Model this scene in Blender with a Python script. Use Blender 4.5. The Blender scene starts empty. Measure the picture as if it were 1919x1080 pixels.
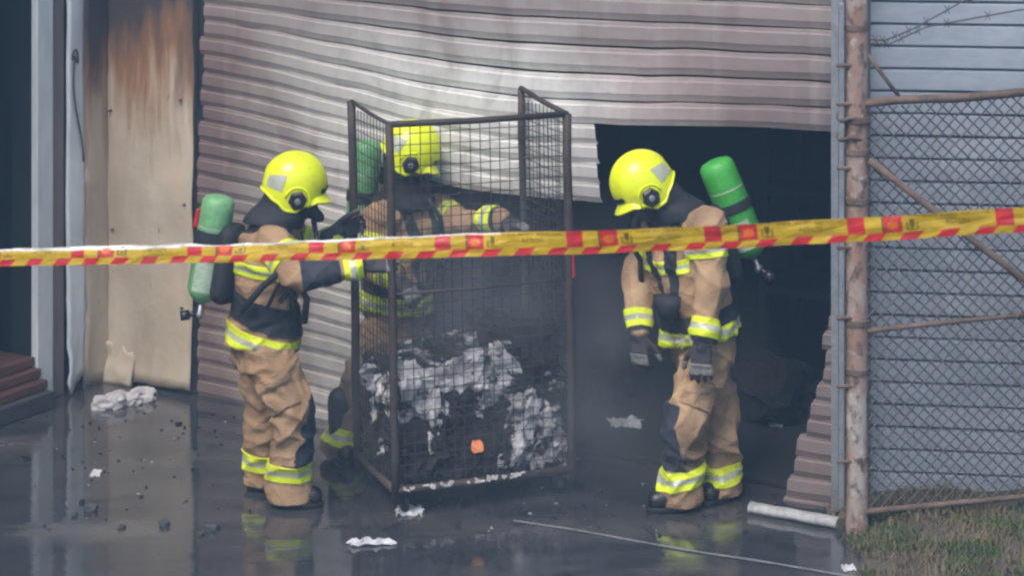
import bpy, bmesh, math, random
from mathutils import Vector, Matrix, noise
R = math.radians
V = Vector
random.seed(7)
sc = bpy.context.scene
col = sc.collection

# ---------------------------------------------------------------- camera, sky, sun, exposure
CAM_H, FPX, HORIZON = 3.47, 3996.0, -388.0      # focal length and horizon row in the photograph's pixels
cam_d = bpy.data.cameras.new('camera')
cam_d.sensor_width = 36.0
cam_d.lens = 36.0 * FPX / 1919.0
cam_d.clip_end = 3000
cam_d.clip_start = 0.05
cam_d.dof.use_dof = True
cam_d.dof.focus_distance = 10.4
cam_d.dof.aperture_fstop = 4.0
cam = bpy.data.objects.new('camera', cam_d)
col.objects.link(cam)
cam.location = (0, 0, CAM_H)
cam.rotation_euler = (R(90), 0, 0)
cam_d.shift_y = -(540.0 - HORIZON) / 1919.0
sc.camera = cam

SUN_EL, SUN_AZ = 52.0, -152.0        # azimuth clockwise from +y
world = bpy.data.worlds.new('World')
sc.world = world
world.use_nodes = True
wn = world.node_tree
sky = wn.nodes.new('ShaderNodeTexSky')
sky.sky_type = 'NISHITA'
sky.sun_disc = False
sky.sun_elevation = R(SUN_EL)
sky.sun_rotation = R(SUN_AZ)
sky.dust_density = 3.0
sky.air_density = 1.0
wn.links.new(sky.outputs[0], wn.nodes['Background'].inputs[0])
wn.nodes['Background'].inputs[1].default_value = 0.12
sun_d = bpy.data.lights.new('sun', 'SUN')
sun_d.energy = 1.5
sun_d.angle = R(28)
sun_d.color = (1.0, 0.93, 0.84)
sun = bpy.data.objects.new('sun', sun_d)
col.objects.link(sun)
sdir = V((math.sin(R(SUN_AZ)) * math.cos(R(SUN_EL)), math.cos(R(SUN_AZ)) * math.cos(R(SUN_EL)), math.sin(R(SUN_EL))))
sun.rotation_euler = sdir.to_track_quat('Z', 'Y').to_euler()
sun.location = (0, 0, 20)
sc.view_settings.view_transform = 'Standard'
sc.view_settings.look = 'None'
sc.view_settings.gamma = 1
sc.view_settings.exposure = 0.90
sc.cycles.use_denoising = True
sc.cycles.use_adaptive_sampling = True
sc.cycles.adaptive_threshold = 0.04
sc.cycles.adaptive_min_samples = 16
sc.cycles.max_bounces = 4
sc.cycles.diffuse_bounces = 3
sc.cycles.glossy_bounces = 3
sc.cycles.volume_bounces = 0
sc.cycles.caustics_reflective = False
sc.cycles.caustics_refractive = False
sc.cycles.filter_width = 2.4

# ---------------------------------------------------------------- geometry helpers
def ray(px, py):
    return V((px - 959.5, FPX, HORIZON - py))
def at(px, py, Y):
    d = ray(px, py)
    return V((0, 0, CAM_H)) + d * (Y / d.y)
def ground(px, py, z=0.0):
    d = ray(px, py)
    return V((0, 0, CAM_H)) + d * ((z - CAM_H) / d.z)

def link(o, parent=None):
    col.objects.link(o)
    if parent is not None:
        o.parent = parent
    return o
def root_loc(o):
    while o.parent is not None:
        o = o.parent
    return o.location.copy()
def tag(o, label=None, cat=None, group=None, kind=None):
    if label: o['label'] = label
    if cat: o['category'] = cat
    if group: o['group'] = group
    if kind: o['kind'] = kind
    return o
def thing(name, loc, label, cat, group=None):
    o = bpy.data.objects.new(name, None)
    o.empty_display_size = 0.1
    o.location = loc
    link(o)
    return tag(o, label, cat, group)
def place(name, me, mats, parent=None, origin=None, smooth=False):
    """me has world coordinates; the object gets its thing's origin"""
    if not isinstance(mats, (list, tuple)): mats = [mats]
    if len(me.materials) == 0:
        for m in mats: me.materials.append(m)
    o = bpy.data.objects.new(name, me)
    c = root_loc(parent) if parent is not None else (origin if origin is not None else V((0, 0, 0)))
    me.transform(Matrix.Translation(-c))
    if smooth:
        for p in me.polygons: p.use_smooth = True
    link(o, parent)
    if parent is None: o.location = c
    return o

class MB:
    def __init__(s): s.v, s.f, s.m, s.cur = [], [], [], 0
    def add(s, vs, fs):
        n = len(s.v); s.v += [tuple(v) for v in vs]
        for f in fs: s.f.append(tuple(i + n for i in f)); s.m.append(s.cur)
        return s
    def box(s, c, size, M=None):
        c = V(c); x, y, z = [k / 2 for k in size]
        vs = [V((a * x, b * y, e * z)) for e in (-1, 1) for b in (-1, 1) for a in (-1, 1)]
        if M is not None: vs = [M @ v for v in vs]
        return s.add([c + v for v in vs], [(0, 2, 3, 1), (4, 5, 7, 6), (0, 1, 5, 4), (2, 6, 7, 3), (0, 4, 6, 2), (1, 3, 7, 5)])
    def prism(s, pts, up):
        """closed polygon pts extruded by the vector up"""
        n = len(pts); pts = [V(p) for p in pts]; up = V(up)
        vs = pts + [p + up for p in pts]
        fs = [tuple(range(n))[::-1], tuple(range(n, 2 * n))] + [(i, (i + 1) % n, n + (i + 1) % n, n + i) for i in range(n)]
        return s.add(vs, fs)
    def tube(s, path, r, n=8, cap=True, closed=False):
        path = [V(p) for p in path]; k = len(path)
        rs = r if isinstance(r, (list, tuple)) else [r] * k
        vs = []; prev = None
        for i, p in enumerate(path):
            t = (path[min(i + 1, k - 1)] - path[max(i - 1, 0)]).normalized()
            if prev is None:
                a = t.cross(V((0, 0, 1)))
                if a.length < 0.1: a = t.cross(V((0, 1, 0)))
                a.normalize()
            else:
                a = prev - t * prev.dot(t)
                a.normalize()
            prev = a; b = t.cross(a)
            for j in range(n):
                g = 2 * math.pi * j / n
                vs.append(p + a * (rs[i] * math.cos(g)) + b * (rs[i] * math.sin(g)))
        fs = [(i * n + j, i * n + (j + 1) % n, (i + 1) * n + (j + 1) % n, (i + 1) * n + j) for i in range(k - 1) for j in range(n)]
        if cap: fs += [tuple(range(n))[::-1], tuple((k - 1) * n + j for j in range(n))]
        return s.add(vs, fs)
    def loft(s, rings, n=20):
        """rings: (centre, side, front, a, b)"""
        vs = []; k = len(rings)
        for c, sd, fr, a, b in rings:
            for j in range(n):
                g = 2 * math.pi * j / n
                vs.append(V(c) + sd * (a * math.cos(g)) + fr * (b * math.sin(g)))
        fs = [(i * n + j, i * n + (j + 1) % n, (i + 1) * n + (j + 1) % n, (i + 1) * n + j) for i in range(k - 1) for j in range(n)]
        fs += [tuple(range(n))[::-1], tuple((k - 1) * n + j for j in range(n))]
        return s.add(vs, fs)
    def capsule(s, p0, r0, p1, r1, n=14):
        p0, p1 = V(p0), V(p1); t = p1 - p0
        L = t.length
        t = t / L if L > 1e-6 else V((0, 0, 1))
        path, rs = [], []
        for g in (-80, -50, -25): path.append(p0 + t * (r0 * math.sin(R(g)))); rs.append(r0 * math.cos(R(g)))
        for q in (0, .33, .66, 1): path.append(p0.lerp(p1, q)); rs.append(r0 + (r1 - r0) * q)
        for g in (25, 50, 80): path.append(p1 + t * (r1 * math.sin(R(g)))); rs.append(r1 * math.cos(R(g)))
        return s.tube(path, rs, n)
    def lathe(s, p, axis, prof, n=24):
        """prof: (distance along axis, radius)"""
        axis = V(axis).normalized()
        a = axis.orthogonal().normalized(); b = axis.cross(a)
        return s.loft([(V(p) + axis * h, a, b, r, r) for h, r in prof], n)
    def grid(s, fn, nu, nv):
        vs = [fn(i / nu, j / nv) for j in range(nv + 1) for i in range(nu + 1)]
        w = nu + 1
        return s.add(vs, [(j * w + i, j * w + i + 1, (j + 1) * w + i + 1, (j + 1) * w + i) for j in range(nv) for i in range(nu)])
    def mesh(s, name, mats=None):
        me = bpy.data.meshes.new(name)
        me.from_pydata(s.v, [], s.f)
        if mats:
            for m in mats: me.materials.append(m)
            me.polygons.foreach_set('material_index', s.m)
        me.update()
        return me
    def build(s, name, mats, parent=None, origin=None, smooth=False, fix=True):
        if not isinstance(mats, (list, tuple)): mats = [mats]
        me = s.mesh(name, mats)
        if fix:
            bm = bmesh.new(); bm.from_mesh(me)
            bmesh.ops.recalc_face_normals(bm, faces=bm.faces)
            bm.to_mesh(me); bm.free()
        return place(name, me, mats, parent, origin, smooth)

def soften(o, w=0.004, seg=2):
    b = o.modifiers.new('bevel', 'BEVEL'); b.width = w; b.segments = seg; b.limit_method = 'ANGLE'; b.angle_limit = R(40)
    return o
def autosmooth(o, ang=40):
    for p in o.data.polygons: p.use_smooth = True
    o.data.set_sharp_from_angle(angle=R(ang))
    return o

# ---------------------------------------------------------------- materials
def nodes(m):
    m.use_nodes = True
    nt = m.node_tree
    return nt, nt.nodes, nt.links, nt.nodes['Principled BSDF']
def mix(nt, fac, a, b, kind='MIX'):
    n = nt.nodes.new('ShaderNodeMix'); n.data_type = 'RGBA'; n.blend_type = kind
    for i, val in ((0, fac), (6, a), (7, b)):
        if hasattr(val, 'is_linked') or isinstance(val, bpy.types.NodeSocket): nt.links.new(val, n.inputs[i])
        elif i == 0: n.inputs[0].default_value = val
        else: n.inputs[i].default_value = (*val, 1)
    return n.outputs[2]
def ramp(nt, src, stops):
    n = nt.nodes.new('ShaderNodeValToRGB')
    e = n.color_ramp.elements
    while len(e) < len(stops): e.new(0.5)
    for el, (p, c) in zip(e, stops):
        el.position = p; el.color = (c, c, c, 1) if not isinstance(c, tuple) else (*c, 1)
    nt.links.new(src, n.inputs[0])
    return n.outputs[0]
def tex(nt, scale, detail=5, stretch=(1, 1, 1), rough=.55, offset=(0, 0, 0), rot=(0, 0, 0), dist=0.0):
    tc = nt.nodes.new('ShaderNodeTexCoord'); mp = nt.nodes.new('ShaderNodeMapping')
    mp.inputs['Scale'].default_value = stretch; mp.inputs['Location'].default_value = offset; mp.inputs['Rotation'].default_value = rot
    nt.links.new(tc.outputs['Object'], mp.inputs[0])
    n = nt.nodes.new('ShaderNodeTexNoise'); n.inputs['Scale'].default_value = scale; n.inputs['Detail'].default_value = detail
    n.inputs['Roughness'].default_value = rough; n.inputs['Distortion'].default_value = dist
    nt.links.new(mp.outputs[0], n.inputs[0])
    return n.outputs[0]
def bump(nt, b, h, strength, dist):
    n = nt.nodes.new('ShaderNodeBump'); n.inputs['Strength'].default_value = strength; n.inputs['Distance'].default_value = dist
    nt.links.new(h, n.inputs['Height']); nt.links.new(n.outputs[0], b.inputs['Normal'])
    return n
def pmat(name, base, rough=.7, dark=None, light=None, scale=6, stretch=(1, 1, 1), bumps=.3, bdist=.004, bscale=60, metal=0, rvar=.1, spec=.5):
    m = bpy.data.materials.new(name); nt, N, L, b = nodes(m)
    dark = dark or tuple(c * .72 for c in base); light = light or tuple(min(1, c * 1.2) for c in base)
    f = tex(nt, scale, 3, stretch)
    c = mix(nt, ramp(nt, f, [(.32, 0), (.68, 1)]), dark, light)
    f2 = tex(nt, scale * 5.3, 2, stretch, offset=(3, 1, 7))
    c = mix(nt, .55, c, mix(nt, ramp(nt, f2, [(.35, 0), (.65, 1)]), dark, base))
    L.new(c, b.inputs['Base Color'])
    rr = N.new('ShaderNodeMapRange'); rr.inputs[3].default_value = max(.02, rough - rvar); rr.inputs[4].default_value = min(1, rough + rvar)
    L.new(f2, rr.inputs[0]); L.new(rr.outputs[0], b.inputs['Roughness'])
    b.inputs['Metallic'].default_value = metal
    b.inputs['Specular IOR Level'].default_value = spec
    if bumps: bump(nt, b, tex(nt, bscale, 2, stretch, offset=(5, 5, 5)), bumps, bdist)
    return m

M = {}
def mat_cloth(name, base, dark, light):
    m = bpy.data.materials.new(name); nt, N, L, b = nodes(m)
    c = mix(nt, ramp(nt, tex(nt, 5, 3, (1, 1, .7)), [(.34, 0), (.66, 1)]), dark, light)
    c = mix(nt, ramp(nt, tex(nt, 2.6, 4, (1, 1, 1), offset=(6, 2, 4), dist=.6), [(.50, 0), (.70, .62)]), c, (.115, .085, .065))     # soot smears
    c = mix(nt, ramp(nt, tex(nt, 21, 2, (1, 1, .6), offset=(1, 9, 4)), [(.56, 0), (.72, .4)]), c, base)
    L.new(c, b.inputs['Base Color']); b.inputs['Roughness'].default_value = .88; b.inputs['Specular IOR Level'].default_value = .2
    bump(nt, b, tex(nt, 24, 3, (1, 1, 1.6), dist=1.2), .7, .008)
    return m
M['tan'] = mat_cloth('tan_turnout_cloth', (.43, .285, .165), (.31, .20, .115), (.50, .335, .20))
M['tan2'] = mat_cloth('brown_turnout_cloth', (.40, .255, .145), (.28, .175, .10), (.465, .30, .175))
M['trim'] = mat_cloth('tan_flap_cloth', (.36, .235, .135), (.27, .17, .10), (.42, .28, .165))
M['hivis'] = pmat('fluorescent_yellow_cloth', (.80, .92, .02), .6, dark=(.62, .74, .015), light=(.86, .98, .04), scale=12, bumps=.15)
M['silver'] = pmat('silver_reflective_tape', (.50, .53, .42), .35, scale=20, bumps=.1, metal=.1)
def mat_helmet():
    m = bpy.data.materials.new('scuffed_fluorescent_paint'); nt, N, L, b = nodes(m)
    c = mix(nt, ramp(nt, tex(nt, 9, 4, dist=.5), [(.50, 0), (.72, .42)]), (.78, .88, .008), (.36, .38, .05))
    c = mix(nt, ramp(nt, tex(nt, 55, 2, (1, .3, 1)), [(.66, 0), (.72, .55)]), c, (.30, .32, .10))
    L.new(c, b.inputs['Base Color']); b.inputs['Roughness'].default_value = .28; b.inputs['Coat Weight'].default_value = .3; b.inputs['Coat Roughness'].default_value = .12
    return m
M['helmet'] = mat_helmet()
M['black'] = pmat('black_webbing', (.016, .018, .024), .75, scale=14, bumps=.4, bscale=120)
M['blackgloss'] = pmat('black_plastic', (.018, .02, .026), .35, scale=10, bumps=.1)
M['charcoal'] = pmat('charcoal_patch_cloth', (.035, .04, .055), .8, scale=10, bumps=.4, bscale=90)
M['glove'] = pmat('dark_leather_glove', (.05, .045, .05), .75, scale=18, bumps=.5, bscale=80)
M['glove_pad'] = pmat('grey_knuckle_guard', (.24, .23, .225), .7, scale=18, bumps=.4, bscale=80)
M['boot'] = pmat('black_rubber', (.018, .018, .02), .4, scale=9, bumps=.2)
M['skin'] = pmat('skin', (.50, .30, .22), .55, scale=9, bumps=.15, bscale=150)
M['green_pale'] = pmat('pale_green_paint', (.20, .46, .21), .4, scale=8, bumps=.15, dark=(.11, .30, .12), light=(.25, .52, .26))
M['green'] = pmat('bright_green_paint', (.07, .44, .065), .4, scale=8, bumps=.15, dark=(.04, .29, .04), light=(.09, .48, .085))
M['label'] = pmat('faded_label', (.50, .55, .46), .5, dark=(.20, .36, .20), scale=26, stretch=(1, 1, 2.5), bumps=0)
M['steel'] = pmat('dull_steel', (.45, .45, .46), .4, scale=14, metal=.8, bumps=.2)
M['cage'] = pmat('burnt_steel_frame', (.05, .042, .04), .7, dark=(.025, .022, .022), light=(.105, .065, .05), scale=9, bumps=.5)
M['wire'] = pmat('dark_wire', (.06, .055, .055), .6, scale=20, bumps=0, metal=.3)
M['galv'] = pmat('galvanised_wire', (.10, .095, .09), .7, scale=20, bumps=0, metal=.4)
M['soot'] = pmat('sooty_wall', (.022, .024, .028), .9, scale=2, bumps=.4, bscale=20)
M['conc'] = pmat('dirty_concrete', (.22, .21, .2), .85, scale=5, bumps=.5, bscale=40)
M['frame_white'] = pmat('white_frame_paint', (.72, .77, .78), .5, dark=(.56, .61, .63), scale=3, stretch=(1, 1, .3), bumps=.2, bscale=30)
M['frame_brown'] = pmat('mauve_brown_jamb_paint', (.22, .175, .17), .6, scale=4, stretch=(1, 1, .2), bumps=.2)
M['red_step'] = pmat('worn_red_paint', (.15, .06, .048), .6, dark=(.07, .04, .035), scale=5, stretch=(1, 1, 2), bumps=.4, bscale=30)
M['ashgrey'] = pmat('grey_ash', (.34, .32, .325), .9, scale=20, bumps=.6, bscale=60)
M['ash'] = pmat('pale_ash', (.70, .67, .67), .9, dark=(.36, .34, .34), scale=16, bumps=.6, bscale=60)
M['stone'] = pmat('dark_stone', (.06, .06, .065), .8, scale=16, bumps=.6, bscale=50)
M['white_scrap'] = pmat('crumpled_white_plastic', (.62, .62, .64), .6, scale=20, bumps=.5, bscale=50)
M['tube'] = pmat('dull_aluminium', (.40, .41, .41), .6, dark=(.20, .20, .20), scale=7, bumps=.3, bscale=15)
M['red'] = pmat('red_print', (.50, .02, .025), .33, scale=8, bumps=.08, bscale=20)
M['yellow'] = pmat('yellow_film', (.50, .335, .010), .33, scale=8, bumps=.08, bscale=20)
M['rim_sheen'] = pmat('white_sky_sheen', (.80, .79, .74), .4, scale=8, bumps=.08)  # sky sheen on the tape's curled top edge, painted as white
M['orange'] = pmat('orange_print', (.65, .14, .02), .35, scale=8, bumps=0)
M['ink'] = pmat('dark_olive_ink', (.13, .085, .004), .4, scale=8, bumps=0)
M['interior_steel'] = pmat('burnt_shelf_steel', (.03, .03, .034), .7, scale=8, bumps=.4)

# roller door: galvanised slats, heat-tinted mauve towards both ends, the right end also darkened for shade, smoke-dulled in the folds of colour
def mat_roller():
    m = bpy.data.materials.new('burnt_roller_slat'); nt, N, L, b = nodes(m)
    tc = N.new('ShaderNodeTexCoord'); sx = N.new('ShaderNodeSeparateXYZ'); L.new(tc.outputs['Object'], sx.inputs[0])
    big = tex(nt, 1.5, 5, (1, 1, 1.0), offset=(2, 0, 0)); fine = tex(nt, 14, 5, (1, 1, .35))
    streak = tex(nt, 9, 4, (1, 1, .05), offset=(9, 2, 0))
    def add(a, bb, k):
        q = N.new('ShaderNodeMath'); q.operation = 'MULTIPLY_ADD'; L.new(bb, q.inputs[0]); q.inputs[1].default_value = k
        if hasattr(a, 'default_value'): L.new(a, q.inputs[2])
        return q.outputs[0]
    xw = add(sx.outputs[0], big, .9)                # x coordinate (m) wobbled by noise
    mr = N.new('ShaderNodeMapRange'); L.new(xw, mr.inputs[0]); mr.inputs[1].default_value = .3; mr.inputs[2].default_value = 4.1
    # along the door: mauve - pale - pale - mauve brown - blue grey
    c = ramp(nt, mr.outputs[0], [(.10, (.19, .135, .125)), (.24, (.49, .465, .435)), (.38, (.68, .68, .66)), (.60, (.67, .665, .64)), (.69, (.44, .375, .37)), (.82, (.215, .16, .16)), (.94, (.175, .14, .145))])
    zz = add(sx.outputs[2], big, .5)
    mz = N.new('ShaderNodeMapRange'); L.new(zz, mz.inputs[0]); mz.inputs[1].default_value = 2.2; mz.inputs[2].default_value = 2.62
    c = mix(nt, mz.outputs[0], c, (.29, .245, .24))
    c = mix(nt, ramp(nt, tex(nt, 3.0, 5, (1, 1, .5), offset=(4, 6, 2), dist=.8), [(.53, 0), (.68, .55)]), c, (.21, .16, .14))
    c = mix(nt, ramp(nt, fine, [(.45, 0), (.8, .35)]), c, (.24, .205, .195))
    c = mix(nt, ramp(nt, streak, [(.55, 0), (.78, .20)]), c, (.70, .69, .66))
    L.new(c, b.inputs['Base Color'])
    b.inputs['Roughness'].default_value = .55; b.inputs['Metallic'].default_value = .1
    bump(nt, b, tex(nt, 11, 4, (1, 1, 2)), .25, .01)
    return m
M['roller'] = mat_roller()

def mat_cream():
    m = bpy.data.materials.new('stained_cream_sheet'); nt, N, L, b = nodes(m)
    tc = N.new('ShaderNodeTexCoord'); sx = N.new('ShaderNodeSeparateXYZ'); L.new(tc.outputs['Object'], sx.inputs[0])
    n1 = tex(nt, 5, 6, (1, 1, .25)); n2 = tex(nt, 2.2, 5, (1, 1, .7), offset=(4, 4, 1)); n3 = tex(nt, 13, 5, (1, 1, .12), offset=(1, 8, 0))
    c = mix(nt, ramp(nt, n2, [(.3, 0), (.7, 1)]), (.46, .375, .275), (.62, .53, .41))
    c = mix(nt, ramp(nt, n1, [(.52, 0), (.78, .55)]), c, (.34, .235, .18))
    def hi(n, k, z0, z1):
        q = N.new('ShaderNodeMath'); q.operation = 'MULTIPLY_ADD'; L.new(n, q.inputs[0]); q.inputs[1].default_value = k; L.new(sx.outputs[2], q.inputs[2])
        r = N.new('ShaderNodeMapRange'); L.new(q.outputs[0], r.inputs[0]); r.inputs[1].default_value = z0; r.inputs[2].default_value = z1
        return r.outputs[0]
    c = mix(nt, hi(n3, 1.6, 2.22, 2.75), c, (.30, .15, .068))
    c = mix(nt, hi(n1, 1.5, 2.55, 2.95), c, (.055, .042, .04))
    sp = ramp(nt, tex(nt, 22, 3, (1, 1, .25), offset=(7, 0, 3)), [(.70, 0), (.76, 1)])
    c = mix(nt, sp, c, (.20, .11, .07))
    L.new(c, b.inputs['Base Color']); b.inputs['Roughness'].default_value = .75
    bump(nt, b, tex(nt, 6, 5), .35, .02)
    return m
M['cream'] = mat_cream()

def mat_clad():
    return pmat('blue_grey_cladding', (.32, .365, .43), .8, dark=(.25, .285, .34), light=(.39, .43, .49), scale=2.2, stretch=(1, 1, 2), bumps=.25, bscale=18, spec=.25)
M['clad'] = mat_clad()

def mat_post():
    m = bpy.data.materials.new('rusty_flaking_post'); nt, N, L, b = nodes(m)
    n1 = tex(nt, 5, 6, (1, 1, .5)); n2 = tex(nt, 26, 6, (1, 1, .6), offset=(3, 3, 3))
    c = mix(nt, ramp(nt, n1, [(.40, 0), (.56, 1)]), (.38, .34, .31), (.27, .165, .125))
    c = mix(nt, ramp(nt, n2, [(.50, 0), (.66, 1)]), c, (.09, .06, .05))
    c = mix(nt, ramp(nt, tex(nt, 17, 5, offset=(8, 0, 2)), [(.58, 0), (.68, .8)]), c, (.46, .43, .40))
    L.new(c, b.inputs['Base Color']); b.inputs['Roughness'].default_value = .8
    bump(nt, b, n2, .6, .008)
    return m
M['post'] = mat_post()
M['rust'] = pmat('rusty_pipe', (.13, .075, .055), .8, dark=(.06, .045, .04), light=(.27, .20, .16), scale=9, bumps=.6, bscale=50)

def mat_ground():
    m = bpy.data.materials.new('wet_asphalt'); nt, N, L, b = nodes(m)
    big = tex(nt, .55, 5, (.55, 1.3, 1), offset=(11, 3, 0), dist=.6); mid = tex(nt, 2.4, 6, (.5, 1.6, 1), dist=.5); fine = tex(nt, 85, 4)
    c = mix(nt, ramp(nt, mid, [(.35, 0), (.7, 1)]), (.036, .040, .050), (.10, .10, .105))
    c = mix(nt, ramp(nt, fine, [(.3, 0), (.75, .5)]), c, (.11, .108, .105))
    c = mix(nt, ramp(nt, tex(nt, 1.3, 6, (.6, 1.5, 1), offset=(5, 9, 0)), [(.47, 0), (.66, .8)]), c, (.22, .19, .17))
    wet = ramp(nt, big, [(.54, 1), (.66, 0)])                  # 1 = standing water
    c = mix(nt, mix(nt, wet, (0, 0, 0), (.70, .70, .70)), c, (.030, .036, .046))
    vo = N.new('ShaderNodeTexVoronoi'); vo.feature = 'DISTANCE_TO_EDGE'; vo.inputs['Scale'].default_value = .9
    wt = N.new('ShaderNodeTexCoord'); wv = N.new('ShaderNodeVectorMath'); wv.operation = 'ADD'; wn2 = N.new('ShaderNodeTexNoise'); wn2.inputs['Scale'].default_value = 3; wn2.inputs['Detail'].default_value = 3
    L.new(wt.outputs['Object'], wn2.inputs[0]); L.new(wt.outputs['Object'], wv.inputs[0]); L.new(wn2.outputs['Color'], wv.inputs[1]); L.new(wv.outputs[0], vo.inputs['Vector'])
    c = mix(nt, ramp(nt, vo.outputs['Distance'], [(.0, .75), (.012, 0)]), c, (.012, .012, .014))
    c = mix(nt, ramp(nt, tex(nt, 3.4, 5, (.45, 1.5, 1), offset=(2, 13, 0), dist=1.0), [(.54, 0), (.68, .7)]), c, (.022, .024, .028))
    L.new(c, b.inputs['Base Color'])
    ro = mix(nt, wet, ramp(nt, mid, [(.3, .13), (.7, .34)]), (.03, .03, .03))
    L.new(ro, b.inputs['Roughness'])
    b.inputs['IOR'].default_value = 1.5
    b.inputs['Specular IOR Level'].default_value = 1.0
    rip = tex(nt, 7, 3, (.6, 2.2, 1), offset=(0, 2, 0), dist=.8)
    n1 = N.new('ShaderNodeBump'); n1.inputs['Strength'].default_value = .20; n1.inputs['Distance'].default_value = .006
    L.new(rip, n1.inputs['Height'])
    n2 = N.new('ShaderNodeBump'); n2.inputs['Distance'].default_value = .004
    L.new(fine, n2.inputs['Height']); L.new(n1.outputs[0], n2.inputs['Normal'])
    inv = N.new('ShaderNodeMath'); inv.operation = 'MULTIPLY_ADD'; L.new(wet, inv.inputs[0]); inv.inputs[1].default_value = -.42; inv.inputs[2].default_value = .45
    L.new(inv.outputs[0], n2.inputs['Strength'])
    L.new(n2.outputs[0], b.inputs['Normal'])
    return m
M['asphalt'] = mat_ground()
M['earth'] = pmat('dry_earth', (.10, .085, .07), .95, scale=9, bumps=.8, bscale=50, bdist=.02)
M['line'] = pmat('worn_pale_line', (.26, .27, .28), .5, dark=(.10, .11, .12), scale=14, bumps=.2)

def mat_char():
    m = bpy.data.materials.new('charred_paper'); nt, N, L, b = nodes(m)
    n1 = tex(nt, 4.2, 4, (1, 1, .8), dist=.8); n2 = tex(nt, 26, 3, offset=(2, 2, 2), dist=.5)
    k = mix(nt, .30, n1, n2)
    c = ramp(nt, k, [(.40, (.010, .010, .012)), (.495, (.02, .019, .02)), (.53, (.36, .34, .35)), (.64, (.68, .66, .67))])
    L.new(c, b.inputs['Base Color']); b.inputs['Roughness'].default_value = .9
    bump(nt, b, n2, .8, .02)
    return m
M['char'] = mat_char()
M['charblack'] = pmat('black_char', (.012, .012, .014), .85, scale=14, bumps=.9, bscale=30, bdist=.02)
def mat_ember():
    m = bpy.data.materials.new('glowing_ember'); nt, N, L, b = nodes(m)
    n = tex(nt, 30, 3)
    c = mix(nt, ramp(nt, n, [(.35, 0), (.7, 1)]), (.9, .20, .05), (1.0, .50, .22))
    L.new(c, b.inputs['Emission Color']); b.inputs['Emission Strength'].default_value = .32
    b.inputs['Base Color'].default_value = (.3, .1, .05, 1)
    return m
M['ember'] = mat_ember()
M['grass'] = pmat('grass_blade', (.05, .105, .022), .7, dark=(.035, .06, .015), light=(.09, .15, .04), scale=4, bumps=0)
M['drygrass'] = pmat('dry_weed', (.20, .16, .09), .8, dark=(.12, .09, .055), light=(.27, .22, .13), scale=4, bumps=0)

# ---------------------------------------------------------------- setting: ground
g = MB(); g.add([(-300, -60, 0), (300, -60, 0), (300, 500, 0), (-300, 500, 0)], [(0, 1, 2, 3)])
tag(g.build('ground', M['asphalt'], fix=False), kind='structure')

# door wall: A is the foot of the left jamb, DW runs to the right and towards the camera, NW faces the yard
A = V((-1.813, 12.29, 0)); DW = V((.86525, -.50135, 0)); NW = V((-.50135, -.86525, 0)); UL = 3.93
def wp(u, n, z): return A + DW * u + NW * n + V((0, 0, z))
def wuv(px, py):
    d = ray(px, py); o = V((0, 0, CAM_H)); t = (A - o).dot(NW) / d.dot(NW); p = o + d * t
    return (p - A).dot(DW), p.z
MW = Matrix((DW, NW, V((0, 0, 1)))).transposed()
def wbox(mb, u0, u1, n0, n1, z0, z1): return mb.box(wp((u0 + u1) / 2, (n0 + n1) / 2, (z0 + z1) / 2), (u1 - u0, abs(n1 - n0), z1 - z0), MW)

shed = thing('industrial_shed', wp(0, 0, 0), 'fire-damaged industrial shed with a buckled roller door and stained cream pier', 'building')
CS = -.69     # corner of the pier
m = MB(); wbox(m, CS, UL + .08, -.35, -.02, 3.05, 4.3); m.build('lintel_wall', M['conc'], shed)
m = MB(); wbox(m, CS, -.03, -.35, -.01, 0, 3.05); m.build('pier', M['conc'], shed)
m = MB(); wbox(m, UL + .032, UL + .08, -.30, -.02, 0, 3.05); m.build('end_pier', M['conc'], shed)
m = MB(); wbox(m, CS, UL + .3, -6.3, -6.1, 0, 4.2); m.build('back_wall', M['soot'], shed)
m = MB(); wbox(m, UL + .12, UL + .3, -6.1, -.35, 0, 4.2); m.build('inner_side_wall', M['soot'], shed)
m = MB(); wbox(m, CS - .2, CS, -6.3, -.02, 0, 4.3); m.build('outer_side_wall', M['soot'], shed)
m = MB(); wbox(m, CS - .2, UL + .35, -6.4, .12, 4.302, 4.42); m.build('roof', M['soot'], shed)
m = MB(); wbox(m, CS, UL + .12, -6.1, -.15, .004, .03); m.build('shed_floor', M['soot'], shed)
# cream sheet on the pier: dented, a little proud of the wall
def cream(a, b):
    u = CS + (-.010 - CS) * a; z = .02 + b * 3.0
    w = noise.noise(V((u * 3, z * 2.3, 1))) * .022 + noise.noise(V((u * 9, z * 6, 4))) * .008 + .03
    if b < .22: w += .03 * (1 - b / .22) * a
    return wp(u + .012 * noise.noise(V((z * 3, a, 5))) * a, w, z + (.015 * a + .02 * noise.noise(V((a * 6, 3, 3))) if b == 0 else 0))
m = MB(); m.grid(cream, 14, 44); o = m.build('cream_sheet', M['cream'], shed, smooth=True, fix=False)
sm = o.modifiers.new('solid', 'SOLIDIFY'); sm.thickness = .006
# stub of render at the foot of the pier
def stub(a, b):
    u = CS + .02 + a * .24; z = .26 * b * (1 - .35 * a + .3 * noise.noise(V((a * 6, 0, 2))))
    return wp(u, .075 + .03 * noise.noise(V((u * 12, z * 9, 8))) - .035 * b, z)
m = MB(); m.grid(stub, 10, 8); o = m.build('render_stub', M['cream'], shed, smooth=True, fix=False)
sm = o.modifiers.new('solid', 'SOLIDIFY'); sm.thickness = .03
# screw heads in the sheet
for (u, z) in ((-.08, .5), (-.06, 1.1), (-.09, 1.7), (-.6, .9), (-.62, 1.6)):
    m = MB(); m.lathe(wp(u, .045, z), NW, [(-.02, .008), (.008, .008), (.012, .004)], 8); m.build('screw', M['rust'], shed)

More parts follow.
